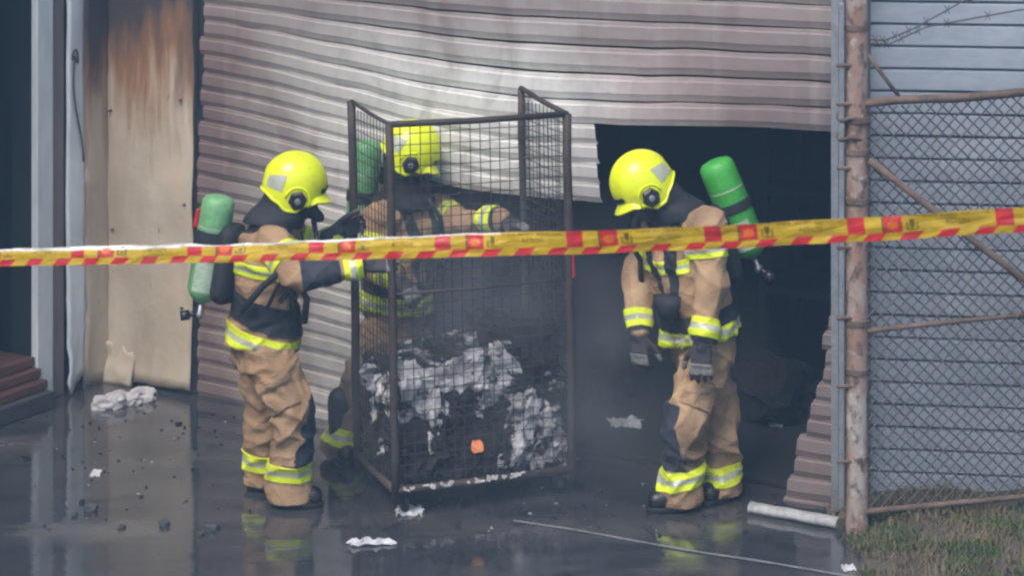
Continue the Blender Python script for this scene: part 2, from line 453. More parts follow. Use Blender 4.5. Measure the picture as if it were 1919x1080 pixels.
# return wall on the left with the doorway (runs from the pier corner towards the camera)
C = wp(CS, 0, 0)
def rp(s, n, z): return C + NW * s + DW * n + V((0, 0, z))          # s along the return wall, n out of its face (to the right)
MR = Matrix((NW, DW, V((0, 0, 1)))).transposed()
def rbox(mb, s0, s1, n0, n1, z0, z1): return mb.box(rp((s0 + s1) / 2, (n0 + n1) / 2, (z0 + z1) / 2), (s1 - s0, abs(n1 - n0), z1 - z0), MR)
annex = thing('side_annex', rp(.9, -.3, 0), 'side building with a dark open doorway, white frame and red step', 'building')
def strip(a, b):
    s = .004 + .231 * a; z = 3.1 * b
    return rp(s, .03 + .014 * noise.noise(V((s * 8, z * 2.2, 3))) + .012 * noise.noise(V((s * 3, z * 7, 9))), z)
m = MB(); m.grid(strip, 5, 40); o = m.build('peeling_panel', M['cream'], annex, smooth=True, fix=False)
sm = o.modifiers.new('solid', 'SOLIDIFY'); sm.thickness = .02; sm.offset = -1
def whitep(a, b):
    s = .24 + .135 * a; z = .10 * (1 - a) + 3.0 * b
    bul = .03 + .012 * noise.noise(V((s * 6, z * 2.5, 13)))
    if z < .75: bul += .05 * (1 - z / .75) * abs(noise.noise(V((s * 9, z * 7, 2))))
    return rp(s, bul, z)
m = MB(); m.grid(whitep, 6, 44); o = m.build('white_post_cladding', M['frame_white'], annex, smooth=True, fix=False)
sm = o.modifiers.new('solid', 'SOLIDIFY'); sm.thickness = .02; sm.offset = -1
m = MB(); rbox(m, .379, .486, -.03, .020, 0, 3.1); soften(m.build('brown_jamb', M['frame_brown'], annex))
m = MB(); rbox(m, .489, .615, -.014, .036, .0, 3.1); soften(m.build('door_frame', M['frame_white'], annex))
m = MB(); rbox(m, .618, 2.0, -.12, .03, 2.62, 3.1); soften(m.build('door_head', M['frame_white'], annex))
m = MB(); rbox(m, .004, 6.0, -.30, .02, 3.104, 4.3); m.build('upper_wall', M['conc'], annex)
m = MB(); rbox(m, 1.7, 6.0, -.30, .02, 0, 3.1); m.build('front_wall', M['conc'], annex)
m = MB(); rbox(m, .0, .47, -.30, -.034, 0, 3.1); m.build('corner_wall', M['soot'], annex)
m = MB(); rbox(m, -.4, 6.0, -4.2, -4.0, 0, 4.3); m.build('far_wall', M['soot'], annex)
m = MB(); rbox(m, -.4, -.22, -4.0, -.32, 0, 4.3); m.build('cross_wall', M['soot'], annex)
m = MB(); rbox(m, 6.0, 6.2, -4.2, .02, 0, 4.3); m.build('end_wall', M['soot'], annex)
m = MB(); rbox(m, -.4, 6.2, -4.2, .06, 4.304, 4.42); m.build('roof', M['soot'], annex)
m = MB(); rbox(m, .62, 1.68, -1.4, .16, .0, .10); soften(m.build('plinth', M['stone'], annex), .01)
st = None
for k in range(3):
    z0 = .104 + k * .058
    m = MB(); rbox(m, .622, 1.66, -1.2, .12 - k * .05, z0, z0 + .052)
    soften(m.build('step_board', M['red_step'], annex), .006)
# bent cable on the white post
pts = [rp(.335 + .025 * math.sin(t * 5) - .05 * t, .062, 1.95 - .62 * t) for t in [i / 16 for i in range(17)]]
pts = [rp(.33 + .022 * math.cos(a), .062, 1.93 + .06 * math.sin(a)) for a in [i * .5 for i in range(8)]] + pts
m = MB(); m.tube(pts, .006, 6); m.build('loose_cable', M['galv'], annex, smooth=True)
m = MB(); m.lathe(rp(.31, .035, 1.22), DW, [(0, .018), (.012, .018), (.014, .010)], 12); m.build('bolt_hole', M['black'], annex)

# ---------------------------------------------------------------- roller door
def sst(a, b, x):
    t = min(1, max(0, (x - a) / (b - a))); return t * t * (3 - 2 * t)
def sag(u, z):
    g = .10 + .90 * (1 - sst(1.9, 2.55, z)); g *= .45 + .55 * sst(.4, 1.3, z)
    return g * (.22 * sst(-.1, 2.1, u) - .07 * sst(2.2, 3.9, u)) + .006 * noise.noise(V((u * 3, z * 4, 0)))
def bulge(u, z):
    return .035 * math.sin(math.pi * min(1, max(0, u / UL))) * (.6 + noise.noise(V((u * 1.3, z * 1.1, 3)))) + .026 * noise.noise(V((u * 4, z * 3, 7))) + .02 * max(0, noise.noise(V((u * 7, z * 5, 17))) - .15)
rd = MB(); wbox(rd, -.028, .012, -.10, -.035, 0, 3.05)
door = rd.build('roller_door', M['soot'], shed)          # left guide channel carries the curtain
m = MB(); wbox(m, UL - .03, UL + .03, -.06, .04, 0, 3.05); m.build('guide_rail', M['steel'], door)
m = MB(); m.tube([wp(-.1, -.22, 3.2), wp(UL + .1, -.22, 3.2)], .14, 14); m.build('curtain_drum', M['soot'], door, smooth=True)
# the opening cut through the curtain, in wall coordinates
E_up_l, E_up_r = wuv(1115, 213), wuv(1570, 248)
E_lo_r, E_lo_l = wuv(1128, 372), wuv(845, 326)
rag = [wuv(1556, 598), wuv(1548, 640), wuv(1543, 720), wuv(1520, 780), wuv(1502, 815), wuv(1490, 880), wuv(1478, 925), wuv(1470, 950)]
PITCHS = .0985
prof = [(-.053, -.017), (-.049, -.001), (-.038, .002), (-.020, .012), (.030, .012), (.036, .004), (.047, .003), (.053, -.017)]
def slat(zc, u0, u1, tear0=0, tear1=0, seed=0):
    nu = max(3, int((u1 - u0) / .16)); tilt = random.Random(seed * 7).uniform(-.10, .06)
    def fn(a, b):
        j = round(b * (len(prof) - 1)); dz, dn = prof[j]
        ua = u0 + tear0 * (b - .5); ub = u1 + tear1 * (b - .5)
        u = ua + (ub - ua) * a
        zz = zc + dz - sag(u, zc + dz * .6)
        return wp(u, dn + tilt * dz + bulge(u, zc) + .006 * noise.noise(V((u * 9, zc * 20, seed))), zz)
    m = MB(); m.grid(fn, nu, len(prof) - 1)
    o = m.build('slat', M['roller'], door, smooth=True, fix=False)
    o.data.set_sharp_from_angle(angle=R(18))
    return o
def lerp_edge(p, q, u): return p[1] + (q[1] - p[1]) * (u - p[0]) / (q[0] - p[0])
k = 0; zc = .05
while zc < 3.12:
    k += 1; rnd = random.Random(k)
    ul = .022 + .04 * rnd.random() if zc > 1.55 else .006 + .012 * rnd.random()
    # solve where this slat meets the opening: measured at the sagged height
    def zat(u): return zc - sag(u, zc)
    right_ok = zat(3.4) > lerp_edge(E_up_l, E_up_r, 3.4) + .03
    if right_ok: slat(zc, ul, UL - .035, 0, 0, k)
    else:
        if zat(2.2) > lerp_edge(E_lo_l, E_lo_r, 2.2) - .035:
            t = (zat(2.35) - E_lo_r[1]) / (E_up_l[1] - E_lo_r[1])
            ue = E_lo_r[0] + (E_up_l[0] - E_lo_r[0]) * min(1, max(0, t)) + rnd.uniform(-.012, .012)
            slat(zc, ul, ue, 0, -.03, k)
        else:
            if zat(1.3) > lerp_edge(E_lo_l, E_lo_r, 1.3): ue = 1.42
            elif zat(1.0) > 1.0: ue = 1.30 - .08 * rnd.random()
            else: ue = 1.19 - .09 * rnd.random()
            slat(zc, ul, ue, 0, rnd.uniform(-.04, .04), k)
        # ragged remnant on the right
        zr = zc - sag(3.8, zc)
        if zr < rag[0][1] + .03:
            us = rag[-1][0]
            for p, q in zip(rag, rag[1:]):
                if q[1] <= zr <= p[1] + .03: us = p[0] + (q[0] - p[0]) * min(1, max(0, (p[1] - zr) / (p[1] - q[1])))
            slat(zc, us + rnd.uniform(-.015, .015), UL - .035, .03, 0, k + 99)
    zc += PITCHS

# ---------------------------------------------------------------- clad wall behind the fence
cw0, cw1 = V((1.78, 10.45, 0)), V((5.4, 9.98, 0)); CD = (cw1 - cw0).normalized(); CN = V((CD.y, -CD.x, 0))
clad = thing('clad_wall', cw0 + CD * 1.0, 'blue-grey ribbed metal wall behind the chain-link fence', 'wall')
m = MB(); MC = Matrix((CD, CN, V((0, 0, 1)))).transposed()
m.box(cw0 + CD * 1.77 - CN * .10 + V((0, 0, 2.1)), (3.6, .12, 4.2), MC); m.build('backing', M['conc'], clad)
for k in range(38):
    z0 = .03 + k * .11
    pr = [(0, .000), (.010, .022), (.05, .022), (.100, .020), (.108, .000)]
    def fn(a, b, z0=z0, k=k):
        j = round(b * 4); dz, dn = pr[j]; u = -.12 + 3.6 * a
        return cw0 + CD * u + CN * (dn - .025 + .006 * noise.noise(V((u * 2, k * 3.1, 0)))) + V((0, 0, z0 + dz + .004 * noise.noise(V((u * 1.4, k, 5)))))
    m = MB(); m.grid(fn, 10, 4); m.build('cladding_strip', M['clad'], clad, smooth=False, fix=False)

# ---------------------------------------------------------------- verge and grass
vg = MB()
def verge(a, b):
    x = 1.60 + 3.2 * a - .10 * b * (1 - a); y = 8.6 + 1.95 * b - .16 * a
    e = min(1, a / .10) * min(1, (1 - b) / .12 + .35) * sst(0, .25, b + a * .3)
    return V((x + .05 * noise.noise(V((y * 3, 1, 1))) * (1 - a), y, -.012 + (.085 + .05 * a) * e + .03 * e * noise.noise(V((x * 5, y * 5, 2)))))
vg.grid(verge, 26, 24)
tag(vg.build('verge', M['earth'], smooth=True, fix=False), kind='structure')
def blades(name, n, pick, hgt, mat, label, lean=.5, wid=.006):
    rnd = random.Random(name); m = MB()
    for i in range(n):
        p = pick(rnd)
        if p is None: continue
        h = hgt * rnd.uniform(.45, 1.15); a = rnd.uniform(0, 2 * math.pi); ln = V((math.cos(a), math.sin(a), 0)); w = V((-ln.y, ln.x, 0)) * wid * rnd.uniform(.7, 1.4)
        le = lean * h * rnd.uniform(.2, 1)
        q = p + ln * le * .35 + V((0, 0, h * .6)); t = p + ln * le + V((0, 0, h * .95))
        m.add([p - w, p + w, q + w * .7, q - w * .7, t], [(0, 1, 2, 3), (3, 2, 4)])
    o = m.build(name, mat, fix=False)
    return tag(o, label, 'grass', kind='stuff')
def pick_green(r):
    a, b = r.random(), r.random()
    p = verge(a * .42 - .012 * r.random(), .02 + .78 * b)
    if noise.noise(V((p.x * 3.2, p.y * 4.0, 9))) < -.10 + .30 * r.random(): return None
    return p
def pick_dry(r):
    a, b = r.random(), r.random()
    p = verge(a * .40, .30 + .62 * b)
    return p if noise.noise(V((p.x * 4, p.y * 4, 3))) > -.25 else None
blades('grass', 13000, pick_green, .042, M['grass'], 'short green grass on the verge below the fence', 1.3, .0028)
blades('dry_weeds', 5200, pick_dry, .05, M['drygrass'], 'dry brown weeds tangled along the foot of the fence', 1.5, .0024)

# ---------------------------------------------------------------- chain-link fence
FB = V((1.614, 9.98, 0)); FD = V((.975, .12, .05)).normalized()
fence = thing('chain_link_fence', FB, 'rusty chain-link fence with a flaking post and barbed wire', 'fence')
m = MB()
path = [FB + V((0.002 * math.sin(z * 9), 0, z)) for z in [i * .1 for i in range(-1, 32)]]
m.tube(path, [.052 + .004 * noise.noise(V((0, 0, i * .7))) for i in range(len(path))], 16)
m.build('post', M['post'], fence, smooth=True)
for z, r in ((.98, .060), (.75, .058), (1.93, .064), (1.78, .062), (1.55, .060), (2.36, .058)):
    m = MB(); m.lathe(FB + V((0, 0, z)), (0, 0, 1), [(0, .05), (.002, r), (.026, r), (.028, .05)], 18); m.build('collar', M['rust'], fence)
m = MB(); m.box(FB + V((-.076, -.02, 1.31)), (.026, .026, 2.36)); o = m.build('hinge_stile', M['steel'], fence); soften(o)
for z in (.35, .70, 1.02, 1.35, 1.72, 2.02, 2.20):
    m = MB(); m.tube([FB + V((-.10, -.034, z)), FB + V((-.02, -.034, z))], .009, 8); m.build('hinge_bolt', M['rust'], fence)
for z in (1.86, 1.95):
    m = MB(); m.tube([FB + V((.058 * math.cos(a) - .03, .058 * math.sin(a), z + .01 * math.sin(3 * a))) for a in [i * .45 for i in range(15)]], .011, 6); m.build('wire_tie', M['rust'], fence, smooth=True)
def fp(s, z): return FB + V((.03, -.02, 0)) + FD * s + V((0, 0, z))
def rail(name, pts, r, mat): 
    m = MB(); m.tube(pts, r, 10); return m.build(name, mat, fence, smooth=True)
rail('top_rail', [fp(s, 2.02 + .012 * noise.noise(V((s * 3, 0, 0)))) for s in [i * .15 for i in range(12)]], .021, M['rust'])
rail('middle_rail', [fp(s, .955 + .02 * s) for s in (0, .4, .8, 1.2, 1.65)], .012, M['rust'])
rail('bottom_rail', [fp(s, .11) for s in (0, .4, .8, 1.2, 1.65)], .014, M['rust'])
rail('brace', [fp(0.02, 1.76) + V((0, -.03, 0)), fp(.38, 1.46) + V((0, -.03, 0)), fp(.75, 1.16) + V((0, -.03, 0)), fp(1.45, .58) + V((0, -.03, 0))], .018, M['rust'])
rail('strut', [fp(0.0, 2.27) + V((0, .01, 0)), fp(.17, 2.04)], .010, M['rust'])
rail('end_post', [fp(1.66, -.1), fp(1.66, 2.3)], .04, M['post'])
# the woven mesh: two families of diagonal wires with a weave
m = MB(); W0, Z0, Z1, W1 = .02, .12, 2.0, 1.64; D = .060
def mesh_pt(s, z, sgn):
    s2 = s + .006 * noise.noise(V((s * 4, z * 4, 1))); z2 = z + .008 * noise.noise(V((s * 3, z * 3, 7)))
    return fp(s2, z2) + V((0, .018 * noise.noise(V((s * 2, z * 2, 3))) + sgn * .003, 0))
nk = int((W1 - W0 + Z1 - Z0) / D)
for sg in (1, -1):
    for i in range(nk + 1):
        c0 = i * D
        # s + z' = c0 (sg 1) or (Wd - s) + z' = c0
        pts = []
        steps = 40; Lm = Z1 - Z0; Wd = W1 - W0
        za, zb = max(0, c0 - Wd), min(Lm, c0)
        if zb - za < .02: continue
        n = max(2, int((zb - za) / .1))
        for q in range(n + 1):
            z = za + (zb - za) * q / n; s = c0 - z
            if sg < 0: s = Wd - s
            pts.append(mesh_pt(W0 + s, Z0 + z, sg))
        m.tube(pts, .0036, 4, cap=False)
o = m.build('wire_mesh', M['galv'], fence, fix=False); o['kind'] = 'stuff'
# barbed wire
for pts in ([fp(.02, 2.32), fp(.10, 2.31), fp(.25, 2.36), fp(.48, 2.47), fp(.8, 2.52)], [fp(.02, 2.30), fp(.12, 2.29), fp(.30, 2.36), fp(.75, 2.41), fp(1.2, 2.42)]):
    m = MB(); m.tube(pts, .004, 5)
    for i in range(9):
        t = i / 9 * (len(pts) - 1); a = pts[int(t)].lerp(pts[int(t) + 1], t - int(t))
        for q in (-1, 1): m.tube([a - V((.012 * q, 0, .02)), a + V((.012 * q, .006, .02))], .0022, 4)
    m.build('barbed_wire', M['galv'], fence)

# ---------------------------------------------------------------- mesh cage with the burnt load
WH, CD_ = .92, .61
th = R(21.5)
FL = V((-.555, 10.20, 0)); cx = V((math.cos(th), math.sin(th), 0)); cy = V((-math.sin(th), math.cos(th), 0))
def cp(a, b, z):                       # along width, depth, height, leaning a little to the left
    return FL + cx * a + cy * b + V((-.016 * z, 0, z))
cage = thing('mesh_cage', FL + cx * .45 + cy * .28, 'scorched wire mesh roll cage holding the burnt load', 'cage')
HC = 1.885
for (a, b, z1, r) in ((0, 0, HC, .020), (WH, 0, HC, .022), (0, CD_, HC + .03, .022), (WH, CD_, HC + .05, .018)):
    m = MB(); m.tube([cp(a, b, .07 + (z1 - .07) * i / 8) + V((.003 * math.sin(i * 2.2 + a * 9), 0, 0)) for i in range(9)], r, 10); m.build('corner_post', M['cage'], cage, smooth=True)
for (p, q, nm, r) in ((cp(0, 0, HC), cp(WH, 0, HC), 'top_rail', .016), (cp(WH, 0, HC), cp(WH, CD_, HC + .05), 'top_rail', .014), (cp(0, 0, HC), cp(0, CD_, HC + .03), 'top_rail', .010),
                  (cp(0, 0, .13), cp(WH, 0, .13), 'base_rail', .02), (cp(0, CD_, .13), cp(WH, CD_, .13), 'base_rail', .02), (cp(0, 0, .13), cp(0, CD_, .13), 'base_rail', .02), (cp(WH, 0, .13), cp(WH, CD_, .13), 'base_rail', .02),
                  (cp(0, 0, 1.07), cp(WH, 0, 1.07), 'cross_bar', .007)):
    m = MB(); mid = p.lerp(q, .5) + V((0, 0, -.006)); m.tube([p, mid, q], r, 8); m.build(nm, M['cage'], cage, smooth=True)
m = MB(); m.box(cp(WH / 2, CD_ / 2, .112), (WH - .03, CD_ - .03, .02), Matrix((cx, cy, V((0, 0, 1)))).transposed()); m.build('deck', M['cage'], cage)
def wires(p, q, z0, z1, dw, dz, nm='mesh_panel', r=.0023):
    m = MB(); L = (q - p).length; n = round(L / dw)
    up = V((-.016, 0, 1))
    for i in range(1, n):
        a = p.lerp(q, i / n); w = .004 * math.sin(i * 5.1)
        m.tube([a + up * z0, a + up * ((z0 + z1) / 2) + V((w, w, 0)), a + up * z1], r, 4, cap=False)
    n = round((z1 - z0) / dz)
    for i in range(1, n):
        z = z0 + (z1 - z0) * i / n; w = .005 * math.sin(i * 3.3)
        m.tube([p + up * z + V((0, 0.005, 0)), p.lerp(q, .5) + up * z + V((0, 0.005, w)), q + up * z + V((0, .005, 0))], r, 4, cap=False)
    o = m.build(nm, M['wire'], cage, fix=False); o['kind'] = 'stuff'
m = MB(); m.tube([cp(WH + .012, -.024, z) for z in (1.08, 1.16, 1.24)], .006, 6); m.build('red_strap', M['red'], cage)
base = lambda a, b: FL + cx * a + cy * b
wires(base(0, 0), base(WH, 0), .14, HC, .052, .052)
wires(base(0, 0), base(0, CD_), .14, HC, .052, .052)
wires(base(WH, 0), base(WH, CD_), .14, HC, .052, .052)
for a, b in ((.06, .06), (WH - .06, .06), (.06, CD_ - .06), (WH - .06, CD_ - .06)):
    m = MB(); c = cp(a, b, .052); m.lathe(c - cx * .016, cx, [(0, .034), (.004, .05), (.028, .05), (.032, .034)], 16); o = m.build('castor', M['blackgloss'], cage)
    m = MB(); m.box(c + V((0, 0, .03)), (.05, .04, .05)); m.build('castor_fork', M['cage'], cage)

# burnt bundles stacked in the cage: crumpled lumps, each its own thing
def lump(name, c, size, mat, label, seed, rough=.28, group=None, cat='bundle', rot=0, sub=4):
    bm = bmesh.new(); bmesh.ops.create_icosphere(bm, subdivisions=sub, radius=1.0)
    for v in bm.verts:
        p = v.co.copy()
        # squarish bale
        k = 1 / max(abs(p.x), abs(p.y), abs(p.z)); p = p * (1 + (k - 1) * .62)
        s = V((seed * 3.1, seed * 1.7, 0))
        d = noise.noise(p * 1.7 + s) * rough + abs(noise.noise(p * 4.0 + s)) * rough * .75 - abs(noise.noise(p * 9 + s)) * rough * .35
        v.co = p * (1 + d)
    me = bpy.data.meshes.new(name); bm.to_mesh(me); bm.free()
    me.transform(Matrix.Translation(c) @ Matrix.Rotation(rot, 4, 'Z') @ Matrix.Diagonal((size[0] / 2, size[1] / 2, size[2] / 2, 1)))
    o = place(name, me, mat, None, V((c[0], c[1], c[2] - size[2] / 2)))
    return tag(o, label, cat, group)
GB = 'burnt bundles in the cage'
b_ll = lump('burnt_bundle', cp(.20, .27, .29), (.40, .50, .34), M['charblack'], 'low black charred bundle at the left bottom of the mesh cage', 1, group=GB, rot=th)
b_ul = lump('burnt_bundle', cp(.20, .29, .54), (.38, .48, .30), M['char'], 'pale ash-covered bundle at the upper left of the mesh cage', 2, group=GB, rot=th)
b_mm = lump('burnt_bundle', cp(.47, .30, .34), (.44, .48, .46), M['charblack'], 'black charred bundle around the glowing ember in the cage', 3, .34, group=GB, rot=th)
b_mt = lump('burnt_bundle', cp(.48, .31, .61), (.42, .46, .28), M['char'], 'black bundle with a white ash crest at the top middle of the cage', 4, .34, group=GB, rot=th)
b_rl = lump('burnt_bundle', cp(.73, .27, .35), (.34, .50, .46), M['char'], 'ash-flecked bundle at the right bottom of the mesh cage', 5, .34, group=GB, rot=th)
b_rt = lump('burnt_bundle', cp(.72, .30, .66), (.38, .46, .36), M['charblack'], 'black charred bundle heaped at the top right of the mesh cage', 6, .38, group=GB, rot=th)
# layers of ash curling off the bundles
rs = random.Random(11)
def curl(own, px, py, w, h, depth=.06, matk='ash', lean=0.0):
    d = ray(px, py); o0 = V((0, 0, CAM_H)); pl = FL + cy * depth; t = (pl - o0).dot(cy) / d.dot(cy); p = o0 + d * t
    sd_ = rs.random() * 50
    def fn(a, b):
        e = .55 + .45 * math.sin(math.pi * min(1, max(0, b * .9 + .05)))
        x = (a - .5) * w * e * (1 + .5 * noise.noise(V((a * 4, b * 4, sd_)))); z = (b - .5) * h * (1 + .3 * noise.noise(V((a * 5, 2, sd_)))) + .012 * noise.noise(V((a * 6, b * 5, sd_ + 4)))
        n = .035 * noise.noise(V((a * 3.5, b * 3.5, sd_ + 9))) + .015 * math.sin(b * 5 + sd_)
        return p + cx * (x + lean * z) + V((0, 0, z)) + cy * n
    m = MB(); m.grid(fn, 6, 7)
    ob = m.build('ash_flake', M[matk], own, smooth=True, fix=False)
    q = ob.modifiers.new('solid', 'SOLIDIFY'); q.thickness = .005
curl(b_mm, 815, 765, .065, .17, .03); curl(b_mm, 812, 828, .06, .15, .03); curl(b_ul, 768, 715, .11, .19, .03); curl(b_ul, 745, 690, .07, .09, .1)
def cluster(own, x0, y0, x1, y1, n, spread, smin, smax, depth=.06):
    for i in range(n):
        f = rs.random(); curl(own, x0 + (x1 - x0) * f + rs.uniform(-spread, spread), y0 + (y1 - y0) * f + rs.uniform(-spread, spread) * .8, rs.uniform(smin, smax), rs.uniform(smin, smax) * 1.2, depth + rs.uniform(-.01, .06), 'ash' if rs.random() < .6 else 'ashgrey', rs.uniform(-.5, .5))
cluster(b_mt, 825, 715, 970, 668, 15, 12, .06, .13, .06)
cluster(b_mt, 830, 760, 900, 715, 6, 12, .05, .09, .05)
cluster(b_mm, 860, 770, 930, 740, 6, 22, .015, .035, .05)
cluster(b_rl, 975, 750, 1000, 850, 9, 14, .06, .12, .03)
cluster(b_rl, 1040, 770, 1060, 880, 9, 12, .05, .095, .03)
cluster(b_rl, 950, 850, 965, 870, 3, 8, .06, .09, .03)
cluster(b_rt, 1010, 700, 1060, 690, 5, 24, .015, .035, .08)
cluster(b_ul, 690, 690, 720, 720, 6, 14, .05, .11, .18)
cluster(b_ll, 705, 790, 725, 850, 4, 10, .02, .06, .16)
m = MB()
for i in range(60):
    a = rs.random() ** .8
    if noise.noise(V((a * 9, 0, 3))) < -.05: continue
    p = cp(.01 + a * .64, -.022, .137 + rs.uniform(-.008, .012)); m.box(p, (rs.uniform(.006, .03), .016, rs.uniform(.002, .010)), Matrix.Rotation(rs.uniform(-.3, .7), 3, 'Y'))
o = m.build('ash_dust', M['ash'], cage); o['kind'] = 'stuff'
p = at(895, 838, 10.36)
lump('ember', p, (.056, .05, .052), M['ember'], 'orange glowing ember in the middle of the burnt load', 9, .2, cat='ember', sub=3)

# ---------------------------------------------------------------- small things on the ground
def scrap(px, py, w, h, lab, mat='white_scrap', seed=0, z=.0, cat='scrap', group='pale scraps on the wet ground'):
    p = ground(px, py); 
    def fn(a, b):
        x = (a - .5) * w; y = (b - .5) * h
        n = abs(noise.noise(V((a * 4, b * 4, seed)))) * .045 * min(1, w / .12) + .004
        e = 1 + .5 * noise.noise(V((math.cos(a * 6), b * 3, seed + 5)))
        return p + V((x * e, y * e + .03 * noise.noise(V((a * 3, 1, seed))), z + n))
    m = MB(); m.grid(fn, 9, 7); o = m.build('scrap', M[mat], None, p + V((0, 0, z)), fix=False)
    s = o.modifiers.new('solid', 'SOLIDIFY'); s.thickness = .005
    return tag(o, lab, cat, group)
scrap(768, 960, .13, .14, 'crumpled white scrap on the ground at the foot of the cage', seed=3)
scrap(696, 1022, .19, .045, 'flat white strip lying on the wet ground before the cage', seed=8)
scrap(1172, 806, .17, .16, 'pale crumpled scrap on the shed floor left of the right firefighter', seed=12, z=.03)
scrap(1452, 806, .07, .12, 'small pale scrap on the dark shed floor behind the right firefighter', seed=15, z=.03)
scrap(1590, 1068, .06, .06, 'small white scrap at the edge of the grass', seed=21)
scrap(180, 890, .05, .09, 'tiny pale scrap on the asphalt in front of the cream pier', seed=23)
for i, (px, py, s, lb) in enumerate(((195, 765, .10, 'leftmost lump'), (222, 760, .12, 'second lump from the left'), (246, 757, .09, 'third lump from the left'), (268, 750, .11, 'rightmost lump'))):
    lump('rubble', ground(px, py) + V((0, 0, s * .28)), (s * 1.3, s, s * .7), M['ash'], lb + ' of white rubble at the foot of the cream pier', 20 + i, .3, 'white rubble by the pier', 'rubble', i, 3)
for i, (px, py, s, lb) in enumerate(((170, 957, .05, 'leftmost dark stone on the asphalt, the biggest'), (228, 992, .03, 'small dark stone between the two larger stones on the asphalt'), (308, 986, .045, 'dark stone on the asphalt near the pale wet patch'), (397, 995, .05, 'dark stone on the asphalt closest to the left firefighter'), (378, 1004, .025, 'tiny dark pebble just beside the stone nearest the left firefighter'), (140, 968, .03, 'tiny dark pebble at the far left of the asphalt'))):
    lump('stone', ground(px, py) + V((0, 0, s * .25)), (s * 1.3, s, s * .8), M['stone'], lb, 40 + i, .25, 'dark stones on the asphalt', 'stone', i, 2)
pa, pb = ground(1408, 962), ground(1572, 992)
ax = (pb - pa).normalized(); m = MB()
m.tube([pa + ax * ((pb - pa).length * i / 8) + V((0, .004 * math.sin(i * 2), .036)) for i in range(9)], [.034, .037, .036, .038, .036, .037, .038, .036, .037], 14)
m.tube([pa - ax * .004 + V((0, 0, .036)), pa + ax * .004 + V((0, 0, .036))], .039, 14)
m.v = [(x, y, z * .72 + .004 * noise.noise(V((x * 30, y * 30, z * 30)))) for x, y, z in m.v]
autosmooth(tag(m.build('metal_tube', M['tube'], None, pa), 'dented pale metal tube lying at the foot of the rusty fence post', 'tube'))
# thin pale line on the ground
la, lb_ = ground(962, 978), ground(1640, 1090)
ld = (lb_ - la).normalized(); ln = V((-ld.y, ld.x, 0))
m = MB(); Ls = (lb_ - la).length
m.grid(lambda a, b: la + ld * (Ls * a) + ln * ((b - .5) * (.022 + .012 * noise.noise(V((a * 14, 0, 4)))) + .02 * noise.noise(V((a * 3, 0, 0)))) + V((0, 0, .004)), 30, 1)
tag(m.build('ground_line', M['line'], fix=False), kind='structure')

rl = random.Random(5); m = MB()
for i in range(200):
    q = rl.random()
    if q < .40: p = ground(rl.uniform(40, 520), rl.triangular(760, 1010, 790))
    elif q < .72: p = ground(rl.gauss(900, 230), rl.triangular(880, 1040, 930))
    else: p = ground(rl.uniform(1090, 1560), rl.uniform(780, 1000))
    k_ = rl.uniform(.003, .010) * (2.4 if rl.random() < .05 else 1); a_ = rl.uniform(0, 6.28)
    m.cur = 0 if rl.random() < .8 else 1
    pts = [p + V((math.cos(a_ + g) * k_ * rl.uniform(.5, 1.3), math.sin(a_ + g) * k_ * rl.uniform(.5, 1.3), .001)) for g in (0, 1.2, 2.5, 3.8, 5.0)]
    m.prism(pts, (rl.uniform(-.3, .3) * k_, rl.uniform(-.3, .3) * k_, k_ * rl.uniform(.25, .8)))
tag(m.build('ash_litter', [M['charblack'], M['ashgrey']], None), 'fine black and grey ash litter scattered over the wet ground', 'litter', kind='stuff')

# inside the shed: burnt shelving and debris
for n_ in (-1.2, -2.4, -3.6, -4.8):
    m = MB(); wbox(m, CS + .05, UL + .1, n_ - .06, n_, 3.0, 3.18); m.build('purlin', M['interior_steel'], shed)
m = MB(); wbox(m, 2.9, UL + .05, -6.09, -6.0, 1.5, 3.0); m.build('inner_panel', M['conc'], shed)
sh = thing('burnt_shelving', wp(3.0, -2.6, .03), 'burnt steel shelving barely visible in the dark shed', 'shelving')
for du in (0, 1.3):
    for dn in (0, -.5):
        m = MB(); m.box(wp(2.5 + du, -2.4 + dn, 1.13), (.05, .05, 2.2), MW); m.build('upright', M['interior_steel'], sh)
for z in (.4, 1.0, 1.6, 2.2):
    m = MB(); wbox(m, 2.46, 3.84, -2.92, -2.38, z, z + .04); m.build('shelf', M['interior_steel'], sh)
for i, (px, py, Y, s, lb) in enumerate(((1490, 600, 11.6, .18, 'grey burnt lump on the dark shelf right of the right firefighter'), (1120, 770, 12.2, .35, 'low black heap on the shed floor between cage and right firefighter'), (1430, 830, 11.9, .4, 'black debris heap on the shed floor behind the right firefighter'))):
    q = at(px, py, Y)
    if i: q.z = s * .32 + .03
    else: q.z = 1.04 + .06
    lump('debris_heap', q if i else wp(3.1, -2.6, 1.11), (s * 1.8, s * 1.2, s * .8), M['charblack'], lb, 60 + i, .35, 'debris inside the shed', 'debris', i, 3)

